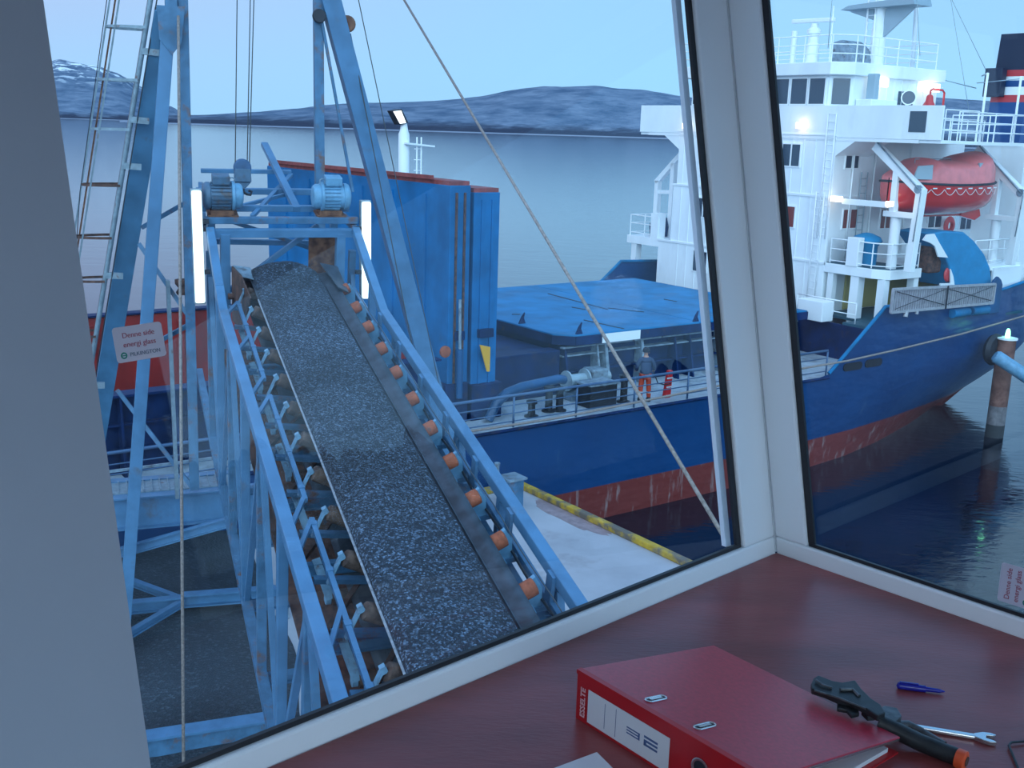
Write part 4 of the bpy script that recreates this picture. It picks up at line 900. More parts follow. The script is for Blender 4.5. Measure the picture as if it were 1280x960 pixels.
def window_s(t0, t1, z0, z1, mt='win_dark', s=F, two=True, split=True):     # in a front wall (faces -s)
    m = X(); e = .05
    m.box(s-.05, s, t0-e, t1+e, z0-e, z0); m.box(s-.05, s, t0-e, t1+e, z1, z1+e); m.box(s-.05, s, t0-e, t0, z0, z1); m.box(s-.05, s, t1, t1+e, z0, z1)
    if split: c = (t0+t1)/2; m.box(s-.05, s, c-.03, c+.03, z0, z1)
    f = m.build('window_frame', 'white_plain', sh); m = X(); m.box(s-.028, s-.006, t0+.001, t1-.001, z0+.001, z1-.001); m.build('pane', mt, f); return f
def window_t(s0, s1, z0, z1, t=HN, mt='win_dark', split=True):
    m = X(); e = .05
    m.box(s0-e, s1+e, t-.05, t, z0-e, z0); m.box(s0-e, s1+e, t-.05, t, z1, z1+e); m.box(s0-e, s0, t-.05, t, z0, z1); m.box(s1, s1+e, t-.05, t, z0, z1)
    if split: c = (s0+s1)/2; m.box(c-.03, c+.03, t-.05, t, z0, z1)
    f = m.build('window_frame', 'white_plain', sh); m = X(); m.box(s0+.001, s1-.001, t-.028, t-.006, z0+.001, z1-.001); m.build('pane', mt, f); return f
for t0 in (5.55, 8.0, 10.4):
    window_s(t0, t0+.92, 10.87, 11.75); window_s(t0, t0+.92, 8.36, 9.2, 'win_red' if t0 < 6 else 'win_dark'); window_s(t0, t0+.85, 5.86, 6.78)
for px0, px1, py0, py1, mt in ((1057, 1073, 185, 210, 'win_dark'), (1053, 1070, 262, 285, 'win_red'), (1100, 1112, 262, 285, 'win_red'), (1160, 1176, 262, 284, 'win_dark'), (1200, 1214, 264, 286, 'win_dark')):
    a = onS(px0, (py0+py1)/2, HN); b = onS(px1, (py0+py1)/2, HN); z1_ = onS((px0+px1)/2, py0, HN).z; z0_ = onS((px0+px1)/2, py1, HN).z
    window_t(a.x, b.x, z0_, z1_, HN, mt)
# side pipes, ladders
def ladder(px, y0, y1, plane_s=None, plane_t=None):
    if plane_s: a = SHIP.inverted() @ hit(px, y0, SO+SA*plane_s, SA); z1_ = a.z; b = SHIP.inverted() @ hit(px, y1, SO+SA*plane_s, SA); z0_ = b.z; P0 = V((plane_s-.12, a.y, 0)); ex = V((0, .2, 0))
    else: a = onS(px, y0, plane_t); b = onS(px, y1, plane_t); z1_, z0_ = a.z, b.z; P0 = V((a.x, plane_t-.12, 0)); ex = V((.2, 0, 0))
    m = X()
    for k in (-1, 1): m.tube(P0+ex*k+V((0, 0, z0_)), P0+ex*k+V((0, 0, z1_)), .025, n=6)
    z = z0_+.15
    while z < z1_: m.tube(P0-ex+V((0, 0, z)), P0+ex+V((0, 0, z)), .013, n=5); z += .3
    m.build('ladder', 'grey_panel' if plane_t else 'white_plain', sh)
ladder(1043, 142, 300, plane_s=F); ladder(1028, 240, 385, plane_s=F); ladder(1078, 215, 300, plane_t=HN); 
for px in (1063, 1090, 1133): a = onS(px, 240, HN-.06); m = X(); m.tube((a.x, HN-.08, 7.2), (a.x, HN-.08, 12.0), .04, n=6); m.build('drain_pipe', 'white_plain', sh)
# bridge deck, wings
WN, WF = -.85, 15.4
m = X(); m.box(F-.02, 22.6, WN+.9, WF-.6, 11.95, 12.08); m.build('bridge_deck', 'white_plain', sh)
for n, f in ((WN, HN), (HF-.1, WF)):
    m = X(); m.box(F-.04, F+.04, n, f, 12.08, 13.32); m.box(F+.04, 17.4, n, f, 11.96, 12.08)
    m.build('bridge_wing', 'white', sh, bevel=.01)
m = X(); m.prism([(F, HN, 11.95), (F, HN-.9, 11.95), (F, HN, 11.35)], (2.2, 0, 0)); m.build('wing_bracket', 'white', sh); m = X(); m.prism([(F, HF-.1, 11.95), (F, HF+.9, 11.95), (F, HF-.1, 11.35)], (2.2, 0, 0)); m.build('wing_bracket', 'white', sh)
m = X(); m.box(F-.04, F+.04, HN, HF-.1, 12.0, 13.32); m.build('bridge_front', 'white', sh)
m = X(); m.box(F-.07, F-.04, HN, HF, 12.14, 12.2); m.build('deck_edge_strip', 'white_plain', sh)
a = SHIP.inverted() @ hit(1135, 165, SO+SA*(F-.06), SA); b = SHIP.inverted() @ hit(1159, 139, SO+SA*(F-.06), SA)
m = X(); m.box(F-.06, F-.041, b.y, a.y, a.z, b.z); m.build('wing_window', 'win_dark', sh)
# wheelhouse
wh = [(F+.05, 4.45), (F+.05, 12.1), (F+1.0, 12.9), (21.4, 12.9), (21.4, HN), (F+.75, HN)]
m = X(); m.prism([(s, t, 12.08) for s, t in wh], (0, 0, 2.42)); whb = m.build('wheelhouse', 'white', sh)
m = X(); m.prism([(s+(-.28 if s < 16 else .2), t+(.25 if t > 8 else -.22), 14.5) for s, t in wh], (0, 0, .50)); m.build('wheelhouse_roof', 'white', sh, bevel=.03)
for i in range(8):
    t1 = 12.0-i*.945; t0 = t1-.80
    if t0 < 4.45: break
    window_s(max(t0, 4.62), t1, 13.38, 14.38, s=F+.05, split=False)
# chamfered corner window
c0, c1 = V((F+.05, 4.45, 0)), V((F+.75, HN, 0)); dch = (c1-c0); nch = V((-dch.y, dch.x, 0)).normalized(); nch = -nch if nch.x > 0 else nch
p0 = c0+dch*.15+nch*.012; p1 = c0+dch*.85+nch*.012; m = X(); m.prism([p0+V((0, 0, 13.38)), p1+V((0, 0, 13.38)), p1+V((0, 0, 14.38)), p0+V((0, 0, 14.38))], nch*.02); m.build('corner_window', 'win_dark', sh)
for px0, px1 in ((1122, 1137),):
    a = onS(px0, 131, HN-.03); b = onS(px1, 115, HN-.03); m = X(); m.box(a.x, b.x+.3, HN-.03, HN-.005, a.z, b.z); m.build('side_window', 'win_dark', sh)
for i in range(9): s = 16.9+i*.5; m = X(); m.box(s, s+.04, HN-.03, HN, 12.2, 14.45); m.build('wall_stiffener', 'white_plain', sh)
sbox('vent_trunk', 'grey_panel', (16.3, 16.6, 3.2, 3.6, 13.6, 14.6), bevel=.04); sbox('side_shelf', 'white', (15.9, 17.6, 3.0, 3.75, 13.15, 13.6), bevel=.03)
# lamps on the ship
def flood(name, loc, size, lit, watt, col, d=(0, -1, 0)):
    x, y, z = loc; a, b, c = size; o = sbox(name, lit, (x-a/2, x+a/2, y-b/2, y+b/2, z-c/2, z+c/2), bevel=.03)
    l = bpy.data.lights.new('lamp_glow', 'POINT'); l.energy = watt; l.color = col; l.shadow_soft_size = .12; lo = bpy.data.objects.new('lamp_glow', l); COL.objects.link(lo)
    lo.location = V(loc)+V(d)*.45; lo.parent = sh; return o
WARM = (1, .72, .42)
flood('wing_lamp', (17.2, HN-.22, 14.3), (.75, .2, .35), 'flood_lit', 5, (1, .85, .6))
flood('wing_lamp', (20.6, HN-.22, 14.25), (1.1, .2, .35), 'flood_lit', 5, (1, .82, .55))
flood('front_lamp', (F-.2, 5.5, 12.52), (.18, .38, .26), 'warm_lit', 5, (1, .55, .28), (-1, 0, 0))
flood('front_lamp', (F-.2, 12.15, 12.4), (.18, .3, .25), 'warm_lit', 4, (1, .55, .3), (-1, 0, 0))
flood('boat_deck_lamp', (F-.12, 3.42, 9.68), (.2, .5, .22), 'warm_lit', 4, WARM, (-1, -.3, 0))
flood('boat_deck_lamp', (F-.1, .95, 9.66), (.3, .2, .2), 'warm_lit', 4, WARM)
m = X(); m.box(F-.1, F+.12, 1.06, 3.16, 9.5, 9.72); m.build('lamp_beam', 'white_plain', sh)
# roof gear
railing('roof_railing', [(F+.1, 12.8, 15.0), (F+.1, 4.5, 15.0), (F+.8, 3.85, 15.0), (21.2, 3.85, 15.0), (21.2, 12.8, 15.0)], 1.05, (1, .66, .33), 1.3)
rd = thing('radar', SHIP @ V((17, 7.1, 15.0)), 'white radar scanner bar on a pedestal on the wheelhouse roof', 'radar', rot=SHIP)
m = X(); m.lathe((17, 7.05, 15.0), (0, 0, 1), [(.28, 0), (.28, .9), (.22, .95), (.22, 1.3), (.30, 1.35), (.30, 1.5), (.16, 1.6), (.16, 1.75), (0, 1.75)], 16); m.build('pedestal', 'white_plain', rd)
m = X(); m.bar((17, 6.05, 16.86), (17, 8.25, 16.90), .22, .17); m.build('scanner_bar', 'white_plain', rd, bevel=.04)
m = X(); m.tube((17, 8.1, 15.0), (17, 8.1, 16.5), .13, n=12); m.tube((17, 6.1, 15), (17, 6.15, 17.4), .035, n=6); m.tube((16.4, 3.95, 15), (16.4, 3.95, 16.6), .03, n=6); m.build('aerial_pole', 'white_plain', sh)
m = X(); m.prism([(17.0, 4.9, 15.0), (17.0, 6.1, 15.0), (17.0, 6.1, 15.95), (17.0, 5.6, 16.05), (17.0, 5.0, 15.6)], (1.4, 0, 0)); tag(m.build('roof_tarpaulin', 'dark_cloth' if 'dark_cloth' in M else 'grey_steel', bevel=.1), 'dark grey covered crate behind the railing on the wheelhouse roof', 'cover')
m = X(); m.prism([(15.6, 9.1, 15.0), (15.6, 9.7, 15.0), (15.6, 9.6, 15.9), (15.6, 9.25, 15.9)], (.6, 0, 0)); m.lathe((15.9, 9.4, 15.9), (0, 0, 1), [(.1, 0), (.1, .3), (.24, .32), (.26, .5), (.1, .62), (0, .62)], 14); m.build('covered_compass', 'dark', sh)
mm_ = X(); mm_.lathe((18.5, 4.9, 15.0), (0, 0, 1), [(.30, 0), (.30, 1.5), (.24, 2.2), (.2, 4.5), (0, 4.5)], 16); mm_.build('main_mast', 'white', sh)
m = X(); m.prism([(18.0, 3.0, 17.35), (18.0, 6.6, 17.35), (18.0, 6.2, 17.5), (18.0, 3.1, 17.65)], (1.2, 0, 0)); m.prism([(18.4, 4.7, 16.1), (18.4, 4.6, 17.3), (18.4, 3.2, 17.3)], (.1, 0, 0)); m.prism([(18.4, 5.2, 16.9), (18.4, 5.2, 17.3), (18.4, 6.4, 17.3)], (.1, 0, 0)); m.build('mast_platform', 'grey_panel', sh)
m = X(); m.tube((20.2, 4.3, 15), (19.5, 4.0, 19), .09, n=8); m.tube((18.4, 5.45, 15), (18.4, 5.5, 18.5), .05, n=6); m.tube((17.3, 4.2, 15), (17.6, 4.5, 17), .05, n=6); m.build('mast_stay', 'white_plain', sh)
m = X()
for k in (-.18, .18): m.tube((18.2, 5.15+k, 15.0), (18.2, 5.15+k, 18.5), .02, n=5)
for i in range(12): m.tube((18.2, 4.97, 15.1+i*.28), (18.2, 5.33, 15.1+i*.28), .012, n=5)
m.build('mast_ladder', 'white_plain', sh)
# searchlight and bell
a = onS(1137, 122, 3.2); sl = thing('searchlight', SHIP @ V((a.x, 3.2, a.z-.5)), 'round white searchlight outside the wheelhouse side window', 'searchlight', rot=SHIP)
m = X(); m.lathe((a.x, 3.25, a.z), (-.75, -.6, 0), [(0, -.3), (.18, -.28), (.26, -.1), (.28, 0), (.30, .02), (.30, .08), (.26, .08)], 20); m.build('housing', 'white_plain', sl)
m = X(); m.lathe((a.x, 3.25, a.z), (-.75, -.6, 0), [(0, .05), (.255, .05)], 20); m.build('lens', 'win_dark', sl); m = X(); m.tube((a.x, 3.3, 12.08), (a.x, 3.3, a.z-.29), .07, n=10); m.build('stand', 'white_plain', sl)
a = onS(1162, 124, 3.3); be = thing('ship_bell', SHIP @ V((a.x, 3.3, a.z-.3)), 'red bell hanging from a red curved bracket beside the wheelhouse', 'bell', rot=SHIP)
m = X(); m.lathe((a.x, 3.3, a.z-.28), (0, 0, 1), [(.28, 0), (.24, .06), (.16, .2), (.14, .38), (.09, .46), (0, .48)], 18); m.build('bell', 'red', be)
m = X(); m.path([(a.x, 3.3, a.z+.2), (a.x+.02, 3.3, a.z+.36), (a.x+.15, 3.3, a.z+.42), (a.x+.85, 3.3, a.z+.40), (a.x+1.0, 3.3, a.z+.3), (a.x+1.02, 3.3, a.z-.55)], .045, 8); m.build('bracket', 'red', be)
m = X(); m.tube((a.x+1.02, 3.3, 12.08), (a.x+1.02, 3.3, a.z-.56), .035, n=8); m.build('stand', 'white_plain', be)
# aft bridge deck rails and signal rigging
railing('bridge_deck_railing', [(15.2, WN+.05, 12.08), (17.35, WN+.05, 12.08), (17.5, .1, 12.08), (22.5, .1, 12.08), (22.5, 3.6, 12.08)], 1.1, (1, .66, .33), 1.4)
for s, t in ((19.2, .2), (21.6, .2)): m = X(); m.tube((s, t, 12.08), (s, t, 14.7), .05, n=8); m.build('awning_post', 'white_plain', sh)
m = X(); m.tube((19.2, .2, 14.7), (24, 3.4, 14.9), .03, n=6); m.tube((21.6, .2, 14.6), (24, 3.6, 14.6), .02, n=6); m.tube((20.5, 3.6, 14.7), (24.3, 3.8, 14.4), .02, n=6); m.build('awning_rod', 'grey_panel', sh)
for a, b in (((1187, -10), (1213, 150)), ((1190, 0), (1236, 95)), ((1040, 0), (1035, 60)), ((1146, 0), (1150, 70))):
    m = X(); m.path([onS(*a, 2.5), onS(*b, 3.2)], .012, 5); m.build('rigging_wire', 'grey_panel', sh)
# funnel with stripes
FS, FT0, FT1 = 24.0, .7, 2.95
def zf_(y): return 16.65-(y-42)*.03368
bands = [(42, 87, 'navy'), (87, 95, 'funnel_red'), (95, 100, 'white_plain'), (100, 108, 'funnel_blue'), (108, 118, 'white_plain'), (118, 127, 'funnel_red'), (127, 180, 'funnel_blue')]
fpoly = lambda z, e=0: [(FS+.35*(z-12)/4.6-e, FT0+.6, z), (FS+.5+.35*(z-12)/4.6, FT0-e, z), (29.0, FT0-e, z), (29.0, FT1, z), (FS+.35*(z-12)/4.6-e, FT1, z)]
for i, (y0, y1, mt) in enumerate(bands):
    z1_, z0_ = zf_(y0), zf_(y1); m = X(); A_ = fpoly(z0_); B_ = fpoly(z1_); n_ = len(A_); m.add(A_+B_, [tuple(range(n_))[::-1], tuple(range(n_, 2*n_))]+[(k, (k+1) % n_, n_+(k+1) % n_, n_+k) for k in range(n_)])
    m.build('funnel' if i in (0, 6) else 'funnel_stripe', mt, sh)
sbox('funnel_vent', 'navy', (23.7, 24.1, 2.3, 3.1, 14.0, 15.2), bevel=.03)
m = X(); m.box(FS+.1, 29.4, 1.0, 3.1, 5.0, 12.0); m.build('engine_casing', 'white', sh)
for i in range(9): s = 24.6+i*.6; m = X(); m.box(s, s+.03, .97, 1.0, 5.2, 11.8); m.build('wall_stiffener', 'white_plain', sh)
railing('casing_railing', [(17.6, 3.0, 12.1), (24.0, 3.0, 12.1)], .9, (1, .5), 1.4)
# boat deck with pillars, railing, side wall with yellow light in its colour
BD = 7.08
m = X(); m.prism([(15.0, HN, BD-.38), (15.0, 1.5, BD-.38), (15.3, .85, BD-.38), (17.35, .85, BD-.38), (17.35, HN, BD-.38)], (0, 0, .38)); m.build('boat_deck', 'white', sh, bevel=.02)
m = X(); m.prism([(15.05, HN, BD), (15.05, 1.52, BD), (15.33, .9, BD), (17.3, .9, BD), (17.3, HN, BD)], (0, 0, .02)); m.build('deck_coating', 'green_deck', sh)
m = X(); m.box(17.36, 24.0, 1.95, HN, BD-.30, BD); m.box(21.6, 24.2, .6, 1.95, BD-.30, BD); m.build('boat_deck', 'white', sh)
sbox('side_bulkhead', 'yellow_light_tint', (16.4, 23.5, 3.70, 3.78, 5.05, 6.75)); sbox('side_bulkhead', 'white', (22.0, 24.2, .5, .6, 5.3, 6.9))
for s, t, w_, mt in ((15.1, 3.4, .22, 'white'), (15.1, 2.15, .34, 'white'), (15.25, 1.05, .28, 'white'), (17.1, 1.0, .26, 'white'), (19.2, 1.0, .22, 'white'), (21.9, .9, .3, 'white')):
    sbox('deck_pillar', mt, (s-.05, s+w_, t-.05, t+w_, 4.6 if s < 15.2 else 5.0, BD-.38))
railing('boat_deck_railing', [(15.08, 3.6, BD), (15.08, 1.6, BD), (15.4, .95, BD), (17.2, .95, BD)], 1.0, (1, .6, .12), .95)
railing('boat_deck_railing', [(20.6, .65, BD), (23.9, .65, BD)], 1.0, (1, .6, .12), .95)
railing('poop_railing', [(14.0, 4.2, 4.9), (14.0, 1.3, 4.9)], .9, (1, .5), 1.2)
a = SHIP.inverted() @ hit(1052, 305, SO+SA*14.9, SA); sbox('locker', 'white_plain', (14.95, 15.3, 2.2, 2.75, BD, BD+1.15), bevel=.02)
lk = X(); lk.box(13.3, 14.0, 2.35, 3.6, 4.95, 5.75); tag(lk.build('deck_locker', 'white_plain', bevel=.03), 'white box locker in front of the lower pillars of the ship', 'locker')
# lumps of gear on the boat deck
tp = X(); tp.lathe((16.0, 2.6, BD+.021), (0, 0, 1), [(.45, 0), (.45, .75), (.62, .95), (.52, 1.12), (.2, 1.25), (0, 1.28)], 12); tag(tp.build('covered_winch', 'tarp'), 'round blue covered machine behind the boat deck railing', 'cover')
# davits
def davit(s, dx, px, label):
    d = thing('boat_davit', SHIP @ V((s, 1.2, BD)), label, 'davit', 'davits holding the lifeboat', rot=SHIP)
    I = SHIP.inverted(); at = lambda x, y: I @ hit(x+px[0], y+px[1], SO+SA*s, SA)
    A, B, Cc = at(1095, 182), at(1152, 240), at(1142, 326)
    D, E_ = at(1122, 268), at(1119, 322)
    w = .34
    m = X(); m.bar(A, B, .30, w, (0, 0, 1)); m.build('slanted_arm', 'white', d, bevel=.02)
    m = X(); m.bar(B+V((0, .0, .12)), V((s, B.y+.15, BD)), .32, .30, (0, 1, 0)); m.build('front_leg', 'white', d, bevel=.02)
    G = at(1122, 214); m = X(); m.bar(G, V((s, G.y, D.z-.1)), .28, .24, (0, 1, 0)); m.build('rear_leg', 'white', d, bevel=.02)
    m = X(); m.bar(V((s, G.y+.35, D.z)), V((s, B.y+.1, D.z)), .34, .22); m.build('cross_beam', 'white', d, bevel=.02)
    m = X(); m.tube(V((s+.1, G.y-.1, BD)), V((s+.1, G.y-.1, D.z)), .20, n=14); m.build('pillar', 'white_plain', d)
    m = X(); m.path([B+V((-.2, 0, .1)), A+V((-.2, 0, .28))], .03, 6); m.path([B+V((-.2, -.1, 0)), V((s-.2, B.y, BD+1.2))], .02, 6); m.build('fall_wire', 'grey_steel', d)
    m = X(); m.lathe(B+V((-.2, .05, .1)), (1, 0, 0), [(0, 0), (.16, 0), (.12, .05), (.16, .1), (0, .1)], 14); m.build('sheave', 'grey_steel', d)
davit(15.7, 0, (0, 0), 'white lifeboat davit in front of the left end of the lifeboat'); davit(22.4, 0, (127, 4), 'white lifeboat davit at the right end of the lifeboat')
# lifeboat
lb = thing('lifeboat', SHIP @ V((18.9, 1.5, 9.1)), 'enclosed red lifeboat hanging between white davits', 'boat', rot=SHIP)
LC, LT, LL, LBm = 18.9, 1.55, 3.35, 1.25
def station(k):    # k -1..1
    x = LC+k*LL; b = LBm*(1-abs(k)**3.2)**.55 if abs(k) < 1 else .02; return x, max(b, .03)
rows = []
for i in range(25):
    k = -1+i/12; x, b = station(k); kz = 9.12+.42*abs(k)**3; gz_ = 10.35+.10*k*k; row = []
    for j in range(13):
        a = -math.pi/2+math.pi*j/12; y = math.sin(a)*b; row.append(V((x, LT+y, gz_-(gz_-kz)*(math.cos(a)**.62 if math.cos(a) > 0 else 0))))
    rows.append(row)
m = X(); m.grid(rows); m.build('hull', 'boat_red', lb)
rows = []
for i in range(25):
    k = -1+i/12; x, b = station(k); gz_ = 10.42+.10*k*k
    top = lerp(k, [(-1, .1), (-.75, .40), (-.56, .62), (-.45, 1.02), (-.36, .88), (.25, .88), (.42, 1.12), (.68, 1.24), (.80, .85), (1, .1)]); row = []
    for j in range(13):
        a = -math.pi/2+math.pi*j/12; y = math.sin(a)*b*.95; row.append(V((x, LT+y, gz_+top*max(math.cos(a), 0)**.38)))
    rows.append(row)
m = X(); m.grid(rows); m.build('canopy', 'boat_pink', lb)
m = X(); m.path([V((station(-1+i/12)[0], LT-station(-1+i/12)[1]*1.02, 10.39+.1*(-1+i/12)**2)) for i in range(25)], .045, 8); m.path([V((station(-1+i/12)[0], LT+station(-1+i/12)[1]*1.02, 10.39+.1*(-1+i/12)**2)) for i in range(25)], .045, 8); m.build('rubbing_strake', 'dark', lb)
M['grab'] = mat('white_grab_line', (.8, .7, .7), .6)
m = X()
for q_ in range(8):
    pts = []
    for i in range(7):
        k = -.85+(q_+i/6)*.205; x, b = station(k); pts.append(V((x, LT-b*1.03, 10.22-.22*math.sin(math.pi*i/6))))
    m.path(pts, .014, 5)
m.build('grab_line', 'grab', lb)
m = X()
for q_ in range(8):
    k = -.80+q_*.22; x, b = station(k); m.bar((x-.16, LT-b*1.0-.02, 10.26), (x+.10, LT-b*1.0-.02, 10.26), .02, .045)
m.build('reflective_tape', 'white_plain', lb)
m = X(); m.prism([(LC+1.05, LT-1.16, 10.62), (LC+1.85, LT-1.06, 10.62), (LC+1.65, LT-.98, 11.25), (LC+1.0, LT-1.06, 11.25)], (0, .06, 0)); m.build('side_hatch', 'grey_panel', lb)
m = X(); m.prism([(LC-3.0, LT-.86, 10.6), (LC-2.2, LT-1.12, 10.6), (LC-2.1, LT-1.03, 11.15), (LC-2.7, LT-.82, 11.1)], (0, .06, 0)); m.build('side_hatch', 'grey_panel', lb)
m = X(); m.prism([(LC+1.9, LT-.12, 9.35), (LC+2.9, LT-.12, 9.45), (LC+3.1, LT-.12, 9.02), (LC+2.7, LT-.12, 8.85), (LC+1.6, LT-.12, 9.05)], (0, .24, 0)); m.bar((LC-2.6, LT, 9.12), (LC+2.2, LT, 9.10), .12, .10); m.build('keel_skeg', 'boat_red', lb)
railing('canopy_rail', [(LC-1.8, LT, 11.12), (LC+.6, LT, 11.15)], .22, (1,), .6, 'grey_panel', .015, .015, lb)
# blue tarpaulin shelter
tpn = thing('tarpaulin_shelter', SHIP @ V((19.4, 1.1, 5.2)), 'bright blue curved tarpaulin shelter with white end arches below the lifeboat', 'shelter', rot=SHIP)
at = lambda x, y, t=.3: onS(x, y, t)
poly = [at(*p) for p in ((1163, 292), (1180, 289), (1205, 290), (1218, 301), (1231, 318), (1238, 335), (1240, 356), (1192, 359), (1189, 342), (1186, 331), (1180, 318), (1172, 305))]
m = X(); m.prism([V((p.x, .3, p.z)) for p in poly], (0, 1.6, 0)); m.build('canvas', 'tarp', tpn, bevel=.06)
m = X(); arc = [at(1156, 296, .26), at(1166, 293, .26), at(1173, 305, .26), at(1183, 322, .26)]; 
m.prism([V((p.x, .26, p.z)) for p in (at(1153, 300), at(1158, 293), at(1167, 292), at(1173, 303), at(1184, 322), at(1172, 321), at(1168, 308), at(1163, 304))], (0, .06, 0)); m.build('end_arch', 'white_plain', tpn)
m = X(); m.prism([V((p.x, .24, p.z)) for p in (at(1187, 336), at(1190, 345), at(1192, 358), at(1174, 357), at(1174, 354), at(1187, 354), at(1187, 346))], (0, .06, 0)); m.build('end_arch', 'white_plain', tpn)
a = at(1181, 342, .6); m = X(); m.lathe((a.x, .5, a.z), (0, -1, 0), [(.1, 0), (.28, .02), (.33, .08), (.28, .14), (.1, .16), (.1, 0)], 20); tag(m.build('lifebuoy', 'funnel_red'), 'red lifebuoy under the edge of the blue shelter', 'lifebuoy')
a = onS(1187, 282, 3.5); m = X(); m.lathe((a.x, 3.6, a.z), (0, -1, 0), [(.2, 0), (.36, .02), (.42, .08), (.36, .14), (.2, .16), (.2, 0)], 24); lbq = m.build('lifebuoy', 'funnel_red'); tag(lbq, 'red lifebuoy on the white wall below the lifeboat', 'lifebuoy')
sbox('winch_housing', 'rust_dark', (17.5, 18.3, .6, 1.2, BD-.2, BD+.9), bevel=.1)
# gangway stowed on edge along the bulwark
gw = thing('gangway', SHIP @ V((17.2, -.25, 5.65)), 'grey aluminium gangway stowed on its edge along the blue bulwark', 'gangway', rot=SHIP)
M['alu'] = mat('weathered_aluminium', (.42, .42, .45), .5, metal=.2, var=.15, vscale=6)
gA, gB = 13.85, 20.75; zl, zr = 5.72, 5.62
def gp(k, h): return V((gA+(gB-gA)*k, -.36, zl+(zr-zl)*k+h*(.88-.10*k)))
m = X(); m.bar(gp(0, 0), gp(1, 0), .10, .09); m.bar(gp(0, 1), gp(1, 1), .10, .09); m.bar(gp(0, 0), gp(0, 1), .10, .07, (1, 0, 0)); m.bar(gp(1, 0), gp(1, 1), .1, .07, (1, 0, 0)); m.build('side_frame', 'alu', gw)
m = X(); 
for i in range(46): k = (i+.5)/46; m.bar(gp(k, .04)+V((0, .06, 0)), gp(k, .96)+V((0, .06, 0)), .05, .085, (0, 1, 0))
m.build('tread_panel', 'alu', gw)
m = X()
for k0 in (0.02, .5): m.path([gp(k0, .9)+V((0, -.08, 0)), gp(k0+.46, .15)+V((0, -.08, 0))], .018, 5); m.path([gp(k0, .15)+V((0, -.08, 0)), gp(k0+.46, .9)+V((0, -.08, 0))], .012, 5)
m.bar(gp(.5, -.05)+V((0, -.07, 0)), gp(.5, 1.05)+V((0, -.07, 0)), .05, .05, (0, 1, 0)); m.build('lashing', 'dark', gw)
m = X(); m.tube(gp(.14, -.25)+V((-.05, -.02, 0)), gp(.14, -.02)+V((0, 0, 0)), .09, n=10); m.tube(gp(.24, -.18), gp(.24, -.02), .07, n=10); m.build('roller_foot', 'alu', gw)
m = X(); pts = [(20.95, -.12, 5.1), (20.95, -.12, 6.3), (21.1, -.12, 6.5), (21.35, -.12, 6.65), (21.6, -.12, 6.5), (21.75, -.12, 6.3), (21.75, -.12, 5.1)]; m.prism(pts, (0, .12, 0)); m.build('fairlead_plate', 'ship_blue', sh, bevel=.02)
# far side: boat deck, railing, davit, light mast
sbox('boat_deck', 'white', (15.0, 22, HF+.9, 15.95, BD-.38, BD)); railing('boat_deck_railing', [(15.1, HF+1, BD), (15.1, 15.85, BD), (21.8, 15.85, BD)], 1.0, (1, .6, .15), 1.0)
sbox('deck_pillar', 'white', (15.05, 15.4, 15.3, 15.65, 5.0, BD-.38)); sbox('deck_pillar', 'white', (15.0, 15.5, 13.8, 14.3, BD, BD+1.2))
I = SHIP.inverted(); fs = lambda x, y, s=16.4: I @ hit(x, y, SO+SA*s, SA)
dv = thing('boat_davit', SHIP @ V((16.4, 14, BD)), 'white davit on the far side of the ship, left of the window mullion', 'davit', rot=SHIP)
m = X(); m.bar(fs(821, 228), fs(852, 193), .25, .24); m.build('slanted_arm', 'white', dv); a = fs(823, 226); m = X(); m.bar(a, (16.4, a.y, BD), .25, .26, (0, 1, 0)); m.build('front_leg', 'white', dv)
a = fs(843, 204); m = X(); m.bar(a, (16.4, a.y, BD), .25, .24, (0, 1, 0)); m.build('rear_leg', 'white', dv); m = X(); m.bar(fs(823, 240), fs(848, 240), .2, .18); m.build('cross_beam', 'white', dv)
b_ = X(); b_.lathe((16.2, 14.9, BD), (0, 0, 1), [(.5, 0), (.55, .5), (.42, .85), (.1, 1.0), (0, 1.0)], 12); tag(b_.build('covered_winch', 'deck_blue'), 'dark covered machine behind the far boat deck railing', 'cover')
# light mast forward on the far side
lm = thing('light_mast', SHIP @ V((.7, 13.5, 3.5)), 'white light mast with a lit floodlight beyond the standing hatch covers', 'mast', rot=SHIP)
a = onS(505, 160, 13.5); m = X(); m.lathe((a.x, 13.5, 3.5), (0, 0, 1), [(.22, 0), (.22, 8.2), (.16, 8.35), (.10, 8.75), (0, 8.75)], 14); m.build('pole', 'white_plain', lm)
m = X(); 
for k in (.42, .62): m.tube((a.x+k, 13.2, 3.5), (a.x+k, 13.2, 11.6), .03, n=5)
for i in range(18): m.tube((a.x+.3, 13.2, 4+i*.42), (a.x+.62, 13.2, 4+i*.42), .02, n=5)
m.build('ladder', 'white_plain', lm); m = X(); m.bar((a.x-.1, 13.2, 11.35), (a.x+1.2, 13.2, 11.25), .2, .07); m.build('step_platform', 'white_plain', lm)
c = onS(496, 146, 13.5); X_ = V((1, 0, 0)); 
m = X(); m.prism([(c.x-.28, 13.3, c.z+.22), (c.x+.12, 13.3, c.z+.30), (c.x+.42, 13.3, c.z-.22), (c.x+.05, 13.3, c.z-.30)], (0, .5, 0)); m.build('floodlight_housing', 'dark', lm, bevel=.02)
m = X(); m.prism([(c.x-.28, 13.26, c.z+.20), (c.x+.06, 13.26, c.z+.24), (c.x+.28, 13.26, c.z-.22), (c.x+.02, 13.26, c.z-.26)], (0, .035, 0)); m.build('lamp_face', 'flood_lit', lm)

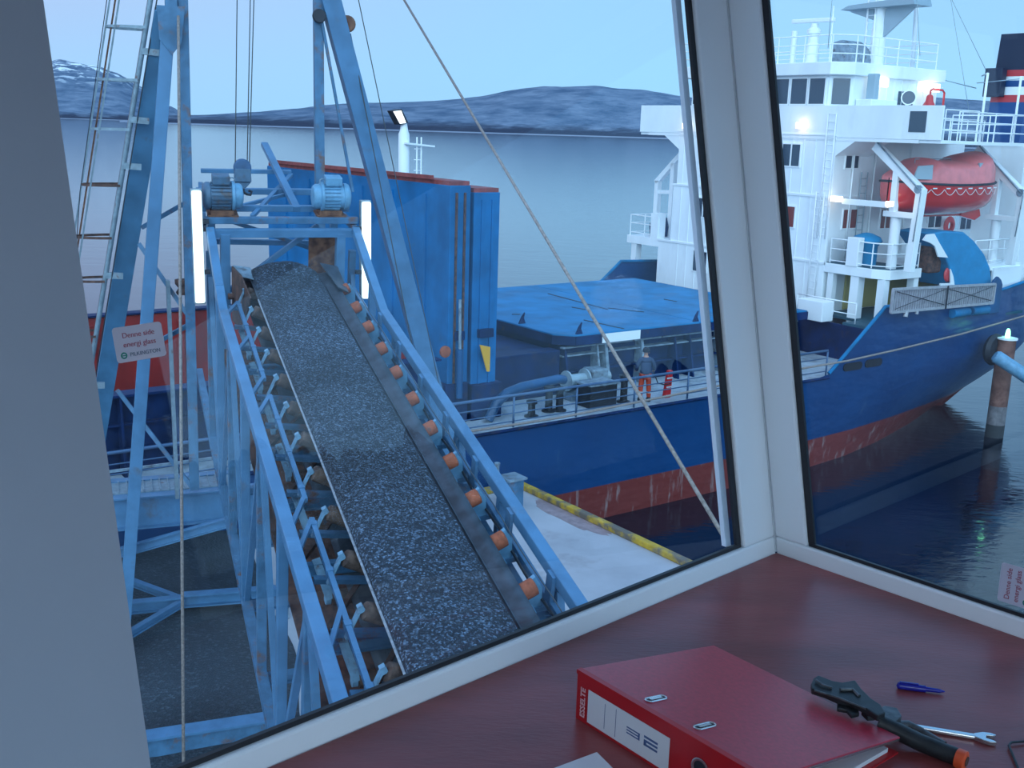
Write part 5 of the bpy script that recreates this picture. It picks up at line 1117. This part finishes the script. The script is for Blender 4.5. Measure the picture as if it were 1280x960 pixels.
# ---- mooring line along the hull
pts = [onS(x, y, -.30) for x, y in ((420, 575), (575, 541), (700, 522), (805, 501), (900, 482), (988, 463), (1060, 451), (1122, 437), (1200, 418), (1280, 395), (1330, 375))]
wire('mooring_line', 'long tan mooring line running along the ship side past the bulwark', pts, .038, 'rope', 'rope', SHIP, 7)

# ---- dolphin pile at the right
PT = -1.0; pa = onS(1259, 424, PT); pp = SHIP.inverted() @ hitz(1243, 546, 0)
M['pile'] = mat('rusty_pile', (.15, .055, .04), .8, var=.35, vscale=2, var2=(.26, .12, .09)); M['weed'] = mat('weedy_pile', (.03, .035, .04), .9); M['pale_band'] = mat('pale_ring', (.16, .15, .16), .9, var=.3, vscale=4)
pi_ = thing('dolphin_pile', SHIP @ V((21.1, -1, 0)), 'rusty red-brown steel pile with a green light rising from the water at the right', 'pile', rot=SHIP)
ps, ptt = pa.x, PT; R_ = .36
m = X(); m.tube((ps, ptt, 1.35), (ps, ptt, pa.z), R_, n=24); m.build('upper_pile', 'pile', pi_)
m = X(); m.tube((ps, ptt, .55), (ps, ptt, 1.35), R_+.003, n=24); m.build('pale_ring', 'pale_band', pi_); m = X(); m.tube((ps, ptt, -3), (ps, ptt, .55), R_+.006, n=24); m.build('weed_band', 'weed', pi_)  # paler ring between the rusty upper pile and the dark base
m = X(); m.tube((ps, ptt, pa.z), (ps, ptt, pa.z+.07), R_+.05, n=24); m.build('cap_plate', 'white_plain', pi_)
m = X(); m.lathe((ps, ptt, pa.z+.07), (0, 0, 1), [(.10, 0), (.10, .12), (.08, .28), (.05, .36), (0, .38)], 14); m.build('green_lamp', 'green_lit', pi_)
m = X(); q0 = onS(1246, 446, PT-.3); q1 = onS(1300, 482, PT-1.6); m.tube(q0, q1, .27, n=20); m.lathe(q0, q0-q1, [(.27, 0), (.20, .1), (0, .14)], 20); m.build('fender_arm', 'motor_light', pi_)
fd = X(); c = onS(1240, 436, -.45); fd.lathe((c.x-.05, -.40, c.z), (0, -1, 0), [(.16, 0), (.60, .03), (.68, .18), (.60, .34), (.30, .40), (.16, .36), (.16, 0)], 28); tag(fd.build('rubber_fender', 'dark'), 'round dark rubber fender between the rusty pile and the ship stern', 'fender')

# ================================================================ PERSON ON DECK
def skin_body(name, pts, edges, rad, material, parent, Wm, sub=2):
    inv = WM[parent.name].inverted(); me = bpy.data.meshes.new(name); me.from_pydata([inv @ (Wm @ V(p)) for p in pts], edges, [])
    o = bpy.data.objects.new(name, me); COL.objects.link(o)
    sm = o.modifiers.new('skin', 'SKIN'); sv = me.skin_vertices
    if not sv: me.skin_vertices
    bm = bmesh.new(); bm.from_mesh(me); ly = bm.verts.layers.skin.verify()
    for i, v_ in enumerate(bm.verts): r = rad[i]; v_[ly].radius = r if isinstance(r, tuple) else (r, r); v_[ly].use_root = (i == 0)
    bm.to_mesh(me); bm.free(); sm.use_smooth_shade = True
    ss_ = o.modifiers.new('sub', 'SUBSURF'); ss_.levels = sub; ss_.render_levels = sub
    bpy.context.view_layer.update(); ev = o.evaluated_get(bpy.context.evaluated_depsgraph_get()); m2 = bpy.data.meshes.new_from_object(ev); bpy.data.objects.remove(o)
    m2.materials.clear(); m2.materials.append(M[material]); o = bpy.data.objects.new(name, m2); COL.objects.link(o); o.parent = parent; WM[o.name] = WM[parent.name]
    for p in m2.polygons: p.use_smooth = True
    return o
M['skin'] = mat('skin', (.42, .22, .16), .6); M['jacket'] = mat('dark_blue_jacket', (.025, .05, .11), .8, bump=.4, bscale=12); M['trousers'] = mat('orange_red_trousers', (.50, .055, .025), .75, bump=.3, bscale=12)
M['boots'] = mat('black_boots', (.02, .02, .025), .6); M['cap'] = mat('dark_knit_cap', (.02, .025, .04), .9); M['reflex'] = mat('reflective_band', (.55, .58, .60), .4)
pc = SHIP.inverted() @ hitz(812, 504, 3.5)
# local frame: faces away from the quay and towards the stern; x right-hand, y forward
PF = SHIP @ Matrix.Translation(V((pc.x, max(pc.y, .5), 3.5))) @ Matrix.Rotation(math.radians(-28), 4, 'Z')
pe = thing('person', PF @ V((0, 0, 0)), 'person in dark blue jacket and orange-red trousers standing at the ship railing', 'person', rot=PF)
b_pts = [(0, 0, .92), (0, 0, 1.12), (0, .02, 1.32), (0, .03, 1.43), (0, .05, 1.52), (0, .06, 1.60), (0, .06, 1.70),
         (-.10, 0, .88), (-.12, .02, .50), (-.13, -.01, .09), (-.13, .12, .04), (.10, 0, .88), (.13, .01, .50), (.14, -.03, .09), (.14, .10, .04),
         (-.19, .02, 1.38), (-.28, .04, 1.12), (-.24, .22, .98), (-.22, .28, .96), (.19, .02, 1.38), (.29, .08, 1.14), (.36, .26, .98), (.38, .31, .96)]
b_ed = [(0, 1), (1, 2), (2, 3), (3, 4), (4, 5), (5, 6), (0, 7), (7, 8), (8, 9), (9, 10), (0, 11), (11, 12), (12, 13), (13, 14), (3, 15), (15, 16), (16, 17), (17, 18), (3, 19), (19, 20), (20, 21), (21, 22)]
b_r = [(.13, .10), (.12, .09), (.15, .10), (.08, .07), .055, (.075, .09), (.065, .08), .085, .06, .04, .035, .085, .06, .04, .035, .055, .045, .033, .03, .055, .045, .033, .03]
body = skin_body('body', b_pts, b_ed, b_r, 'skin', pe, PF)
# hands with fingers
for sx, hx, hy_, hz_ in ((-1, -.22, .28, .96), (1, .38, .31, .96)):
    pts = [(hx, hy_, hz_), (hx, hy_+.07, hz_-.01)]; ed = [(0, 1)]; rr = [.03, .032]
    for f in range(4):
        ox = (f-1.5)*.021; n = len(pts); l = (.060, .068, .064, .05)[f]; pts += [(hx+ox, hy_+.09, hz_-.012), (hx+ox, hy_+.09+l*.55, hz_-.03), (hx+ox, hy_+.09+l*.7, hz_-.03-l*.5)]; ed += [(1, n), (n, n+1), (n+1, n+2)]; rr += [.009, .0085, .008]
    n = len(pts); pts += [(hx-sx*.04, hy_+.05, hz_-.02), (hx-sx*.055, hy_+.09, hz_-.03)]; ed += [(1, n), (n, n+1)]; rr += [.010, .009]
    skin_body('hand', pts, ed, rr, 'skin', pe, PF, 1)
# clothes
j_pts = [(0, 0, .86), (0, 0, 1.10), (0, .02, 1.32), (0, .03, 1.43), (0, .045, 1.48), (-.20, .02, 1.38), (-.29, .04, 1.12), (-.24, .21, .99), (.20, .02, 1.38), (.30, .08, 1.14), (.355, .25, .99)]
skin_body('jacket', j_pts, [(0, 1), (1, 2), (2, 3), (3, 4), (3, 5), (5, 6), (6, 7), (3, 8), (8, 9), (9, 10)], [(.20, .15), (.19, .14), (.205, .145), (.12, .11), (.08, .08), .085, .075, .055, .085, .075, .055], 'jacket', pe, PF)
t_pts = [(0, 0, .93), (-.10, 0, .84), (-.125, .02, .50), (-.135, -.01, .12), (.10, 0, .84), (.135, .01, .50), (.145, -.03, .12)]
skin_body('trousers', t_pts, [(0, 1), (1, 2), (2, 3), (0, 4), (4, 5), (5, 6)], [(.16, .13), .105, .085, .075, .105, .085, .075], 'trousers', pe, PF)
for cx_, cy_ in ((-.135, -.01), (.145, -.03)):
    m = MB(PF); m.lathe((cx_, cy_, .30), (0, 0, 1), [(.088, 0), (.090, .0), (.090, .05), (.088, .05)], 16); m.build('reflective_band', 'reflex', pe)
    m = MB(PF); m.lathe((cx_, cy_, .0), (0, 0, 1), [(0, 0), (.07, 0), (.07, .1), (.065, .16), (0, .17)], 14); m.prism([(cx_-.05, cy_-.05, 0), (cx_+.05, cy_-.05, 0), (cx_+.055, cy_+.13, 0), (cx_+.03, cy_+.20, 0), (cx_-.03, cy_+.20, 0), (cx_-.055, cy_+.13, 0)], (0, 0, .09)); m.build('boot', 'boots', pe, bevel=.02)
m = MB(PF); m.lathe((0, .055, 1.635), (0, 0, 1), [(.115, 0), (.122, .03), (.115, .09), (.08, .14), (.03, .16), (0, .162)], 18); m.build('cap', 'cap', pe)
m = MB(PF); m.lathe((0, .155, 1.60), (0, 1, -.2), [(.018, -.02), (.014, .01), (0, .022)], 8); m.build('nose', 'skin', pe)
for sx in (-1, 1): m = MB(PF); m.lathe((sx*.095, .055, 1.60), (sx, 0, 0), [(.0, 0), (.022, .005), (.024, .015), (0, .02)], 8); m.build('ear', 'skin', pe)
# red post with bands next to the person
c = SHIP.inverted() @ hitz(843, 500, 3.5); t_ = max(c.y, .45)
rp = thing('red_post', SHIP @ V((c.x, t_, 3.5)), 'red post with pale bands standing at the railing beside the person', 'post', rot=SHIP)
m = X(); m.prism([(c.x-.13, t_, 3.5), (c.x+.14, t_, 3.5), (c.x+.17, t_, 4.42), (c.x+.0, t_, 4.42)], (0, .16, 0)); m.build('body', 'red', rp, bevel=.03)
for z in (3.85, 4.15): m = X(); m.box(c.x-.10, c.x+.17, t_-.012, t_-.001, z, z+.05); m.build('band', 'reflex', rp)
m = X(); m.path([PF @ V((.38, .42, .92)) if False else SHIP.inverted() @ (PF @ V((.38, .41, .90))), (c.x-.45, t_+.05, 4.05), (c.x-.2, t_-.03, 3.98), (c.x+.05, t_-.04, 4.0)], .02, 6); tag(m.build('hose', 'dark'), 'short dark hose from the hand of the person to the red post', 'hose')

# ================================================================ ON THE WORKTOP
M['binder'] = mat('red_binder_board', (.50, .010, .018), .42, coat=.15, var=.05, vscale=8); M['binder_top'] = mat('red_marbled_cover', (.48, .02, .05), .38, var=.12, vscale=150)
M['label'] = mat('white_spine_label', (.72, .76, .80), .55); M['paper'] = mat('white_paper', (.70, .74, .80), .7); M['chrome'] = mat('bright_steel', (.62, .65, .68), .25, metal=.9); M['ink'] = mat('blue_print', (.06, .12, .28), .6)
M['black_tool'] = mat('black_tool_steel', (.025, .030, .035), .45, metal=.3, var=.3, vscale=40); M['orange_cap'] = mat('orange_plastic', (.75, .10, .03), .4); M['pen_blue'] = mat('blue_pen_plastic', (.01, .015, .30), .25); M['grey_tool'] = mat('worn_tool_steel', (.10, .11, .12), .45, metal=.5, var=.4, vscale=60); M['pale_text'] = mat('pale_print', (.75, .42, .45), .6)
A_ = hitz(722, 836, EYE-.711); th = -.88385; cu_ = V((math.cos(th), math.sin(th), .0)); cw_ = V((-math.sin(th), math.cos(th), 0))
# binder frame: x along the spine, y across, z up from the desk
BF = frame(V((A_.x, A_.y, ZD)), cu_, cw_, V((0, 0, 1))); BLn, BWd, BT = .318, .285, .074; TILT = -.172
bd = thing('lever_arch_binder', BF @ V((BLn/2, BWd/2, 0)), 'red lever arch binder with a white spine label lying on the worktop', 'binder', rot=BF)
def B(): return MB(BF)
zt = lambda y: BT+TILT*y
m = B(); m.hexa([(0, .006, 0.0), (BLn, .006, 0), (BLn, BWd, 0), (0, BWd, 0), (0, .006, .0025), (BLn, .006, .0025), (BLn, BWd, .0025), (0, BWd, .0025)]); m.build('back_cover', 'binder', bd)
m = B(); m.box(0, BLn, 0, .004, .0, BT-.002)
m.build('spine', 'binder', bd, bevel=.0012)
m = B(); m.hexa([(0, .0, zt(0)-.003), (BLn, .0, zt(0)-.003), (BLn, BWd, zt(BWd)-.003), (0, BWd, zt(BWd)-.003), (0, .0, zt(0)), (BLn, .0, zt(0)), (BLn, BWd, zt(BWd)), (0, BWd, zt(BWd))]); m.build('front_cover', 'binder_top', bd, bevel=.001)
m = B(); m.hexa([(0, -.0012, zt(0)-.006), (BLn, -.0012, zt(0)-.006), (BLn, .007, zt(0)-.0005), (0, .007, zt(0)-.0005), (0, -.0012, zt(0)), (BLn, -.0012, zt(0)), (BLn, .007, zt(.007)+.0012), (0, .007, zt(.007)+.0012)]); m.build('hinge_edge', 'binder', bd)
m = B(); m.hexa([(.012, .02, .003), (BLn-.008, .02, .003), (BLn-.008, BWd-.012, .003), (.012, BWd-.012, .003), (.012, .02, .010), (BLn-.008, .02, .010), (BLn-.008, BWd-.012, .009), (.012, BWd-.012, .009)]); m.build('paper_stack', 'paper', bd)
m = B(); m.bar((BLn-.001, .03, zt(.03)-.0035), (BLn-.001, BWd-.002, zt(BWd)-.0035), .003, .0034); m.build('metal_edge', 'chrome', bd)
# label, print on the spine (spine faces -y)
SPf = BF @ frame(V((0, -.0008, 0)), V((1, 0, 0)), V((0, 0, 1)), V((0, -1, 0)))
def onsp(px, py): return SPf.inverted() @ hit(px, py, BF @ V((0, -.0008, 0)), BF.to_3x3() @ V((0, 1, 0)))
la0, la1 = onsp(736, 862), onsp(838, 920); lb0, lb1 = onsp(733, 906), onsp(836, 962)
lx0, lx1 = la0.x, la1.x; lz0, lz1 = min(lb0.y, .008) if lb0.y < .02 else .012, la0.y
lz0 = max(.006, lb0.y); 
m = MB(SPf); m.prism([(lx0, lz0, 0), (lx1, lz0, 0), (lx1, lz1, 0), (lx0, lz1, 0)], (0, 0, .0006)); m.build('spine_label', 'label', bd)
up = Matrix.Rotation(math.radians(90), 4, 'Z'); at = lambda x, y: SPf @ Matrix.Translation(V((x, y, .0007))) @ up
text('ESSELTE', 'maker_lettering', 'pale_text', bd, SPf @ Matrix.Translation(V((lx0-.010, (lz0+lz1)/2, .0003))) @ up, .0125, bold=.0002)
lw_ = lx1-lx0
m = MB(SPf); m.box(lx0+lw_*.22, lx0+lw_*.225, lz0+.006, lz1-.006, .0006, .0008); m.box(lx0+lw_*.36, lx0+lw_*.365, lz0+.004, lz1-.004, .0006, .0008); m.build('ruled_lines', 'ink', bd)
for k, (x_, h_) in enumerate(((.55, .010), (.66, .010), (.80, .013))):
    pass
m = MB(SPf)
zc = (lz0+lz1)/2
for i in range(3): m.box(lx0+lw_*.50, lx0+lw_*.64, zc-.004+i*.004, zc-.0022+i*.004, .0006, .0008)
m.box(lx0+lw_*.64, lx0+lw_*.66, zc-.004, zc+.006, .0006, .0008)
for i in range(3): m.box(lx0+lw_*.71, lx0+lw_*.87, zc-.006+i*.0055, zc-.003+i*.0055, .0006, .0008)
m.box(lx0+lw_*.71, lx0+lw_*.74, zc-.006, zc+.002, .0006, .0008); m.build('printed_marks', 'ink', bd)
rg = onsp(876, 957); cxr, czr = rg.x, max(rg.y, .036); m = MB(SPf); m.lathe((cxr, czr-.004, 0), (0, 0, 1), [(.0100, .0), (.0135, .0003), (.0140, .0014), (.0118, .0018), (.0100, .0012)], 28); m.build('thumb_ring', 'chrome', bd); m = MB(SPf); m.lathe((cxr, czr-.004, .0), (0, 0, 1), [(0, .0004), (.0102, .0004)], 28); m.build('thumb_hole', 'dark', bd)
# slots with steel arches in the front cover
nrm = V((0, -TILT, 1)).normalized()
for px_, py_ in ((820, 874), (881, 908)):
    P_ = BF.inverted() @ hit(px_, py_, BF @ V((0, 0, BT)), BF.to_3x3() @ nrm); x0, y0 = P_.x, P_.y; m = B(); pts = []
    for sy, a0 in ((1, 0), (-1, 180)):
        for k in range(7): a = math.radians(a0+30*k); pts.append((x0+.0052*math.cos(a), y0+sy*.013+.0052*math.sin(a), 0))
    m.path([(x, y, zt(y)+.0008) for x, y, _ in pts], .0012, 6, closed=True); m.build('slot_rim', 'chrome', bd)
    m = B(); m.prism([(x, y, zt(y)+.0002) for x, y, _ in pts], (0, 0, .0003)); m.build('slot', 'dark', bd); m = B(); m.bar((x0, y0-.011, zt(y0-.011)+.0012), (x0, y0+.011, zt(y0+.011)+.0012), .0042, .0015); m.build('steel_arch', 'chrome', bd)
# sheet of paper in the foreground
c = [hitz(x, y, ZD) for x, y in ((690, 962), (746, 941), (790, 985), (730, 1010))]
m = MB(); m.prism([p+V((0, 0, .0006)) for p in c], (0, 0, .0006)); tag(m.build('paper_sheet', 'paper'), 'white paper corner on the worktop in front of the red binder', 'paper')

# black pliers lying over the binder corner
Zt = ZD+.002
def dk(px, py, h=0.0): return hitz(px, py, ZD+h)
PL = thing('black_pliers', dk(1110, 905), 'black jagged pliers with an orange handle end, lying at the corner of the red binder', 'pliers')
def outline(pts, h, th_, name, material, bevel=.0015): m = MB(); m.prism([dk(x, y, h) for x, y in pts], (0, 0, th_)); return m.build(name, material, PL, bevel=bevel)
h0 = .034
m = MB(); m.path([dk(1098, 903, .026), dk(1122, 914, .020), dk(1150, 928, .014), dk(1180, 940, .0125), dk(1196, 946, .0125)], .0118, 14); m.build('handle', 'black_tool', PL)
m = MB(); d_ = (dk(1210, 952, .012)-dk(1180, 940, .012)).normalized(); m.lathe(dk(1196, 947, .0130), d_, [(.0126, 0), (.0130, .002), (.0126, .011), (.0090, .0125), (.0, .0125)], 24); m.build('end_cap', 'orange_cap', PL)
m = MB(); m.lathe(dk(1196, 947, .0130)+d_*.0127, d_, [(.0, .0), (.0065, .0), (.0065, .0006), (0, .0006)], 18); m.build('cap_hole', 'rust_dark', PL)
m = MB(); m.path([dk(1122, 906, .014), dk(1135, 906, .012), dk(1150, 914, .010), dk(1180, 932, .008)], .006, 10); m.build('second_handle', 'grey_tool', PL)
outline([(1094, 899), (1104, 893), (1120, 896), (1126, 906), (1118, 914), (1104, 908)], .018, .014, 'pivot', 'grey_tool')
outline([(1013, 862), (1016, 855), (1022, 851), (1040, 858), (1052, 860), (1068, 857), (1076, 868), (1088, 880), (1100, 888), (1106, 898), (1096, 902), (1082, 893), (1062, 884), (1046, 880), (1030, 873), (1014, 868)], .040, .009, 'jaw', 'black_tool')
outline([(1046, 882), (1052, 878), (1070, 884), (1074, 896), (1064, 899), (1058, 892), (1046, 890)], .034, .006, 'lower_tooth', 'black_tool'); outline([(1076, 894), (1084, 889), (1096, 893), (1094, 901), (1084, 902)], .030, .007, 'lower_tooth', 'black_tool')
m = MB(); m.path([dk(1020, 850, .052), dk(1028, 856, .052), dk(1040, 860, .051)], .002, 6); m.path([dk(1050, 862, .051), dk(1066, 862, .051), dk(1074, 870, .050)], .0025, 6); m.path([dk(1018, 863, .051), dk(1050, 873, .051), dk(1082, 886, .050)], .0018, 6); m.build('jaw_ridges', 'grey_tool', PL)
# open-ended spanner
SPn = thing('spanner', dk(1190, 918), 'shiny steel open-ended spanner beside the black pliers', 'spanner')
a, b = dk(1140, 911), dk(1225, 925); d = (b-a).normalized(); n = V((-d.y, d.x, 0))
m = MB(); P = lambda x, y, z=.0012: a+d*x+n*y+V((0, 0, z)); Ls = (b-a).length
m.prism([P(-.01, .004), P(Ls, .0045), P(Ls, -.0045), P(-.01, -.004)], (0, 0, .005)); m.build('shank', 'chrome', SPn, bevel=.0012)
def pr_(pts, z0, th_, nm): m = MB(); m.prism([P(Ls+x, y, z0) for x, y in pts], (0, 0, th_)); return m.build(nm, 'chrome', SPn, bevel=.0008)
pr_([(-.008, -.0045), (-.008, .0045), (.004, .0115), (.014, .0125), (.021, .0095), (.017, .0055), (.008, .0045), (.0065, -.0035), (.016, -.0065), (.019, -.0105), (.010, -.0125), (.002, -.0105)], .0006, .0062, 'open_jaw')
# ballpoint pen
PN = thing('ballpoint_pen', dk(1150, 862), 'blue ballpoint pen lying on the worktop', 'pen')
a, b = dk(1124, 857, .0055), dk(1177, 864, .0045); d = b-a
m = MB(); m.tube(a, a+d*.62, .0052, n=14); m.lathe(a, -d, [(.0052, 0), (.0048, .002), (.0, .004)], 14); m.build('cap', 'pen_blue', PN)
m = MB(); m.tube(a+d*.62, a+d*.95, .0036, .0030, n=12); m.lathe(a+d*.95, d, [(.0030, 0), (.001, .007), (0, .008)], 12); m.build('barrel', 'pen_blue', PN); m = MB(); m.bar(a+V((0, 0, .006)), a+d*.45+V((0, 0, .0062)), .0028, .0016); m.build('clip', 'pen_blue', PN)
# bent wire at the right edge
m = MB(); m.path([dk(1292, 926, .003), dk(1264, 928, .004), dk(1261, 932, .004), dk(1266, 944, .003), dk(1275, 966, .003), dk(1282, 985, .003)], .0017, 7); tag(m.build('bent_wire', 'black_tool'), 'thin bent black wire at the right edge of the worktop', 'wire')
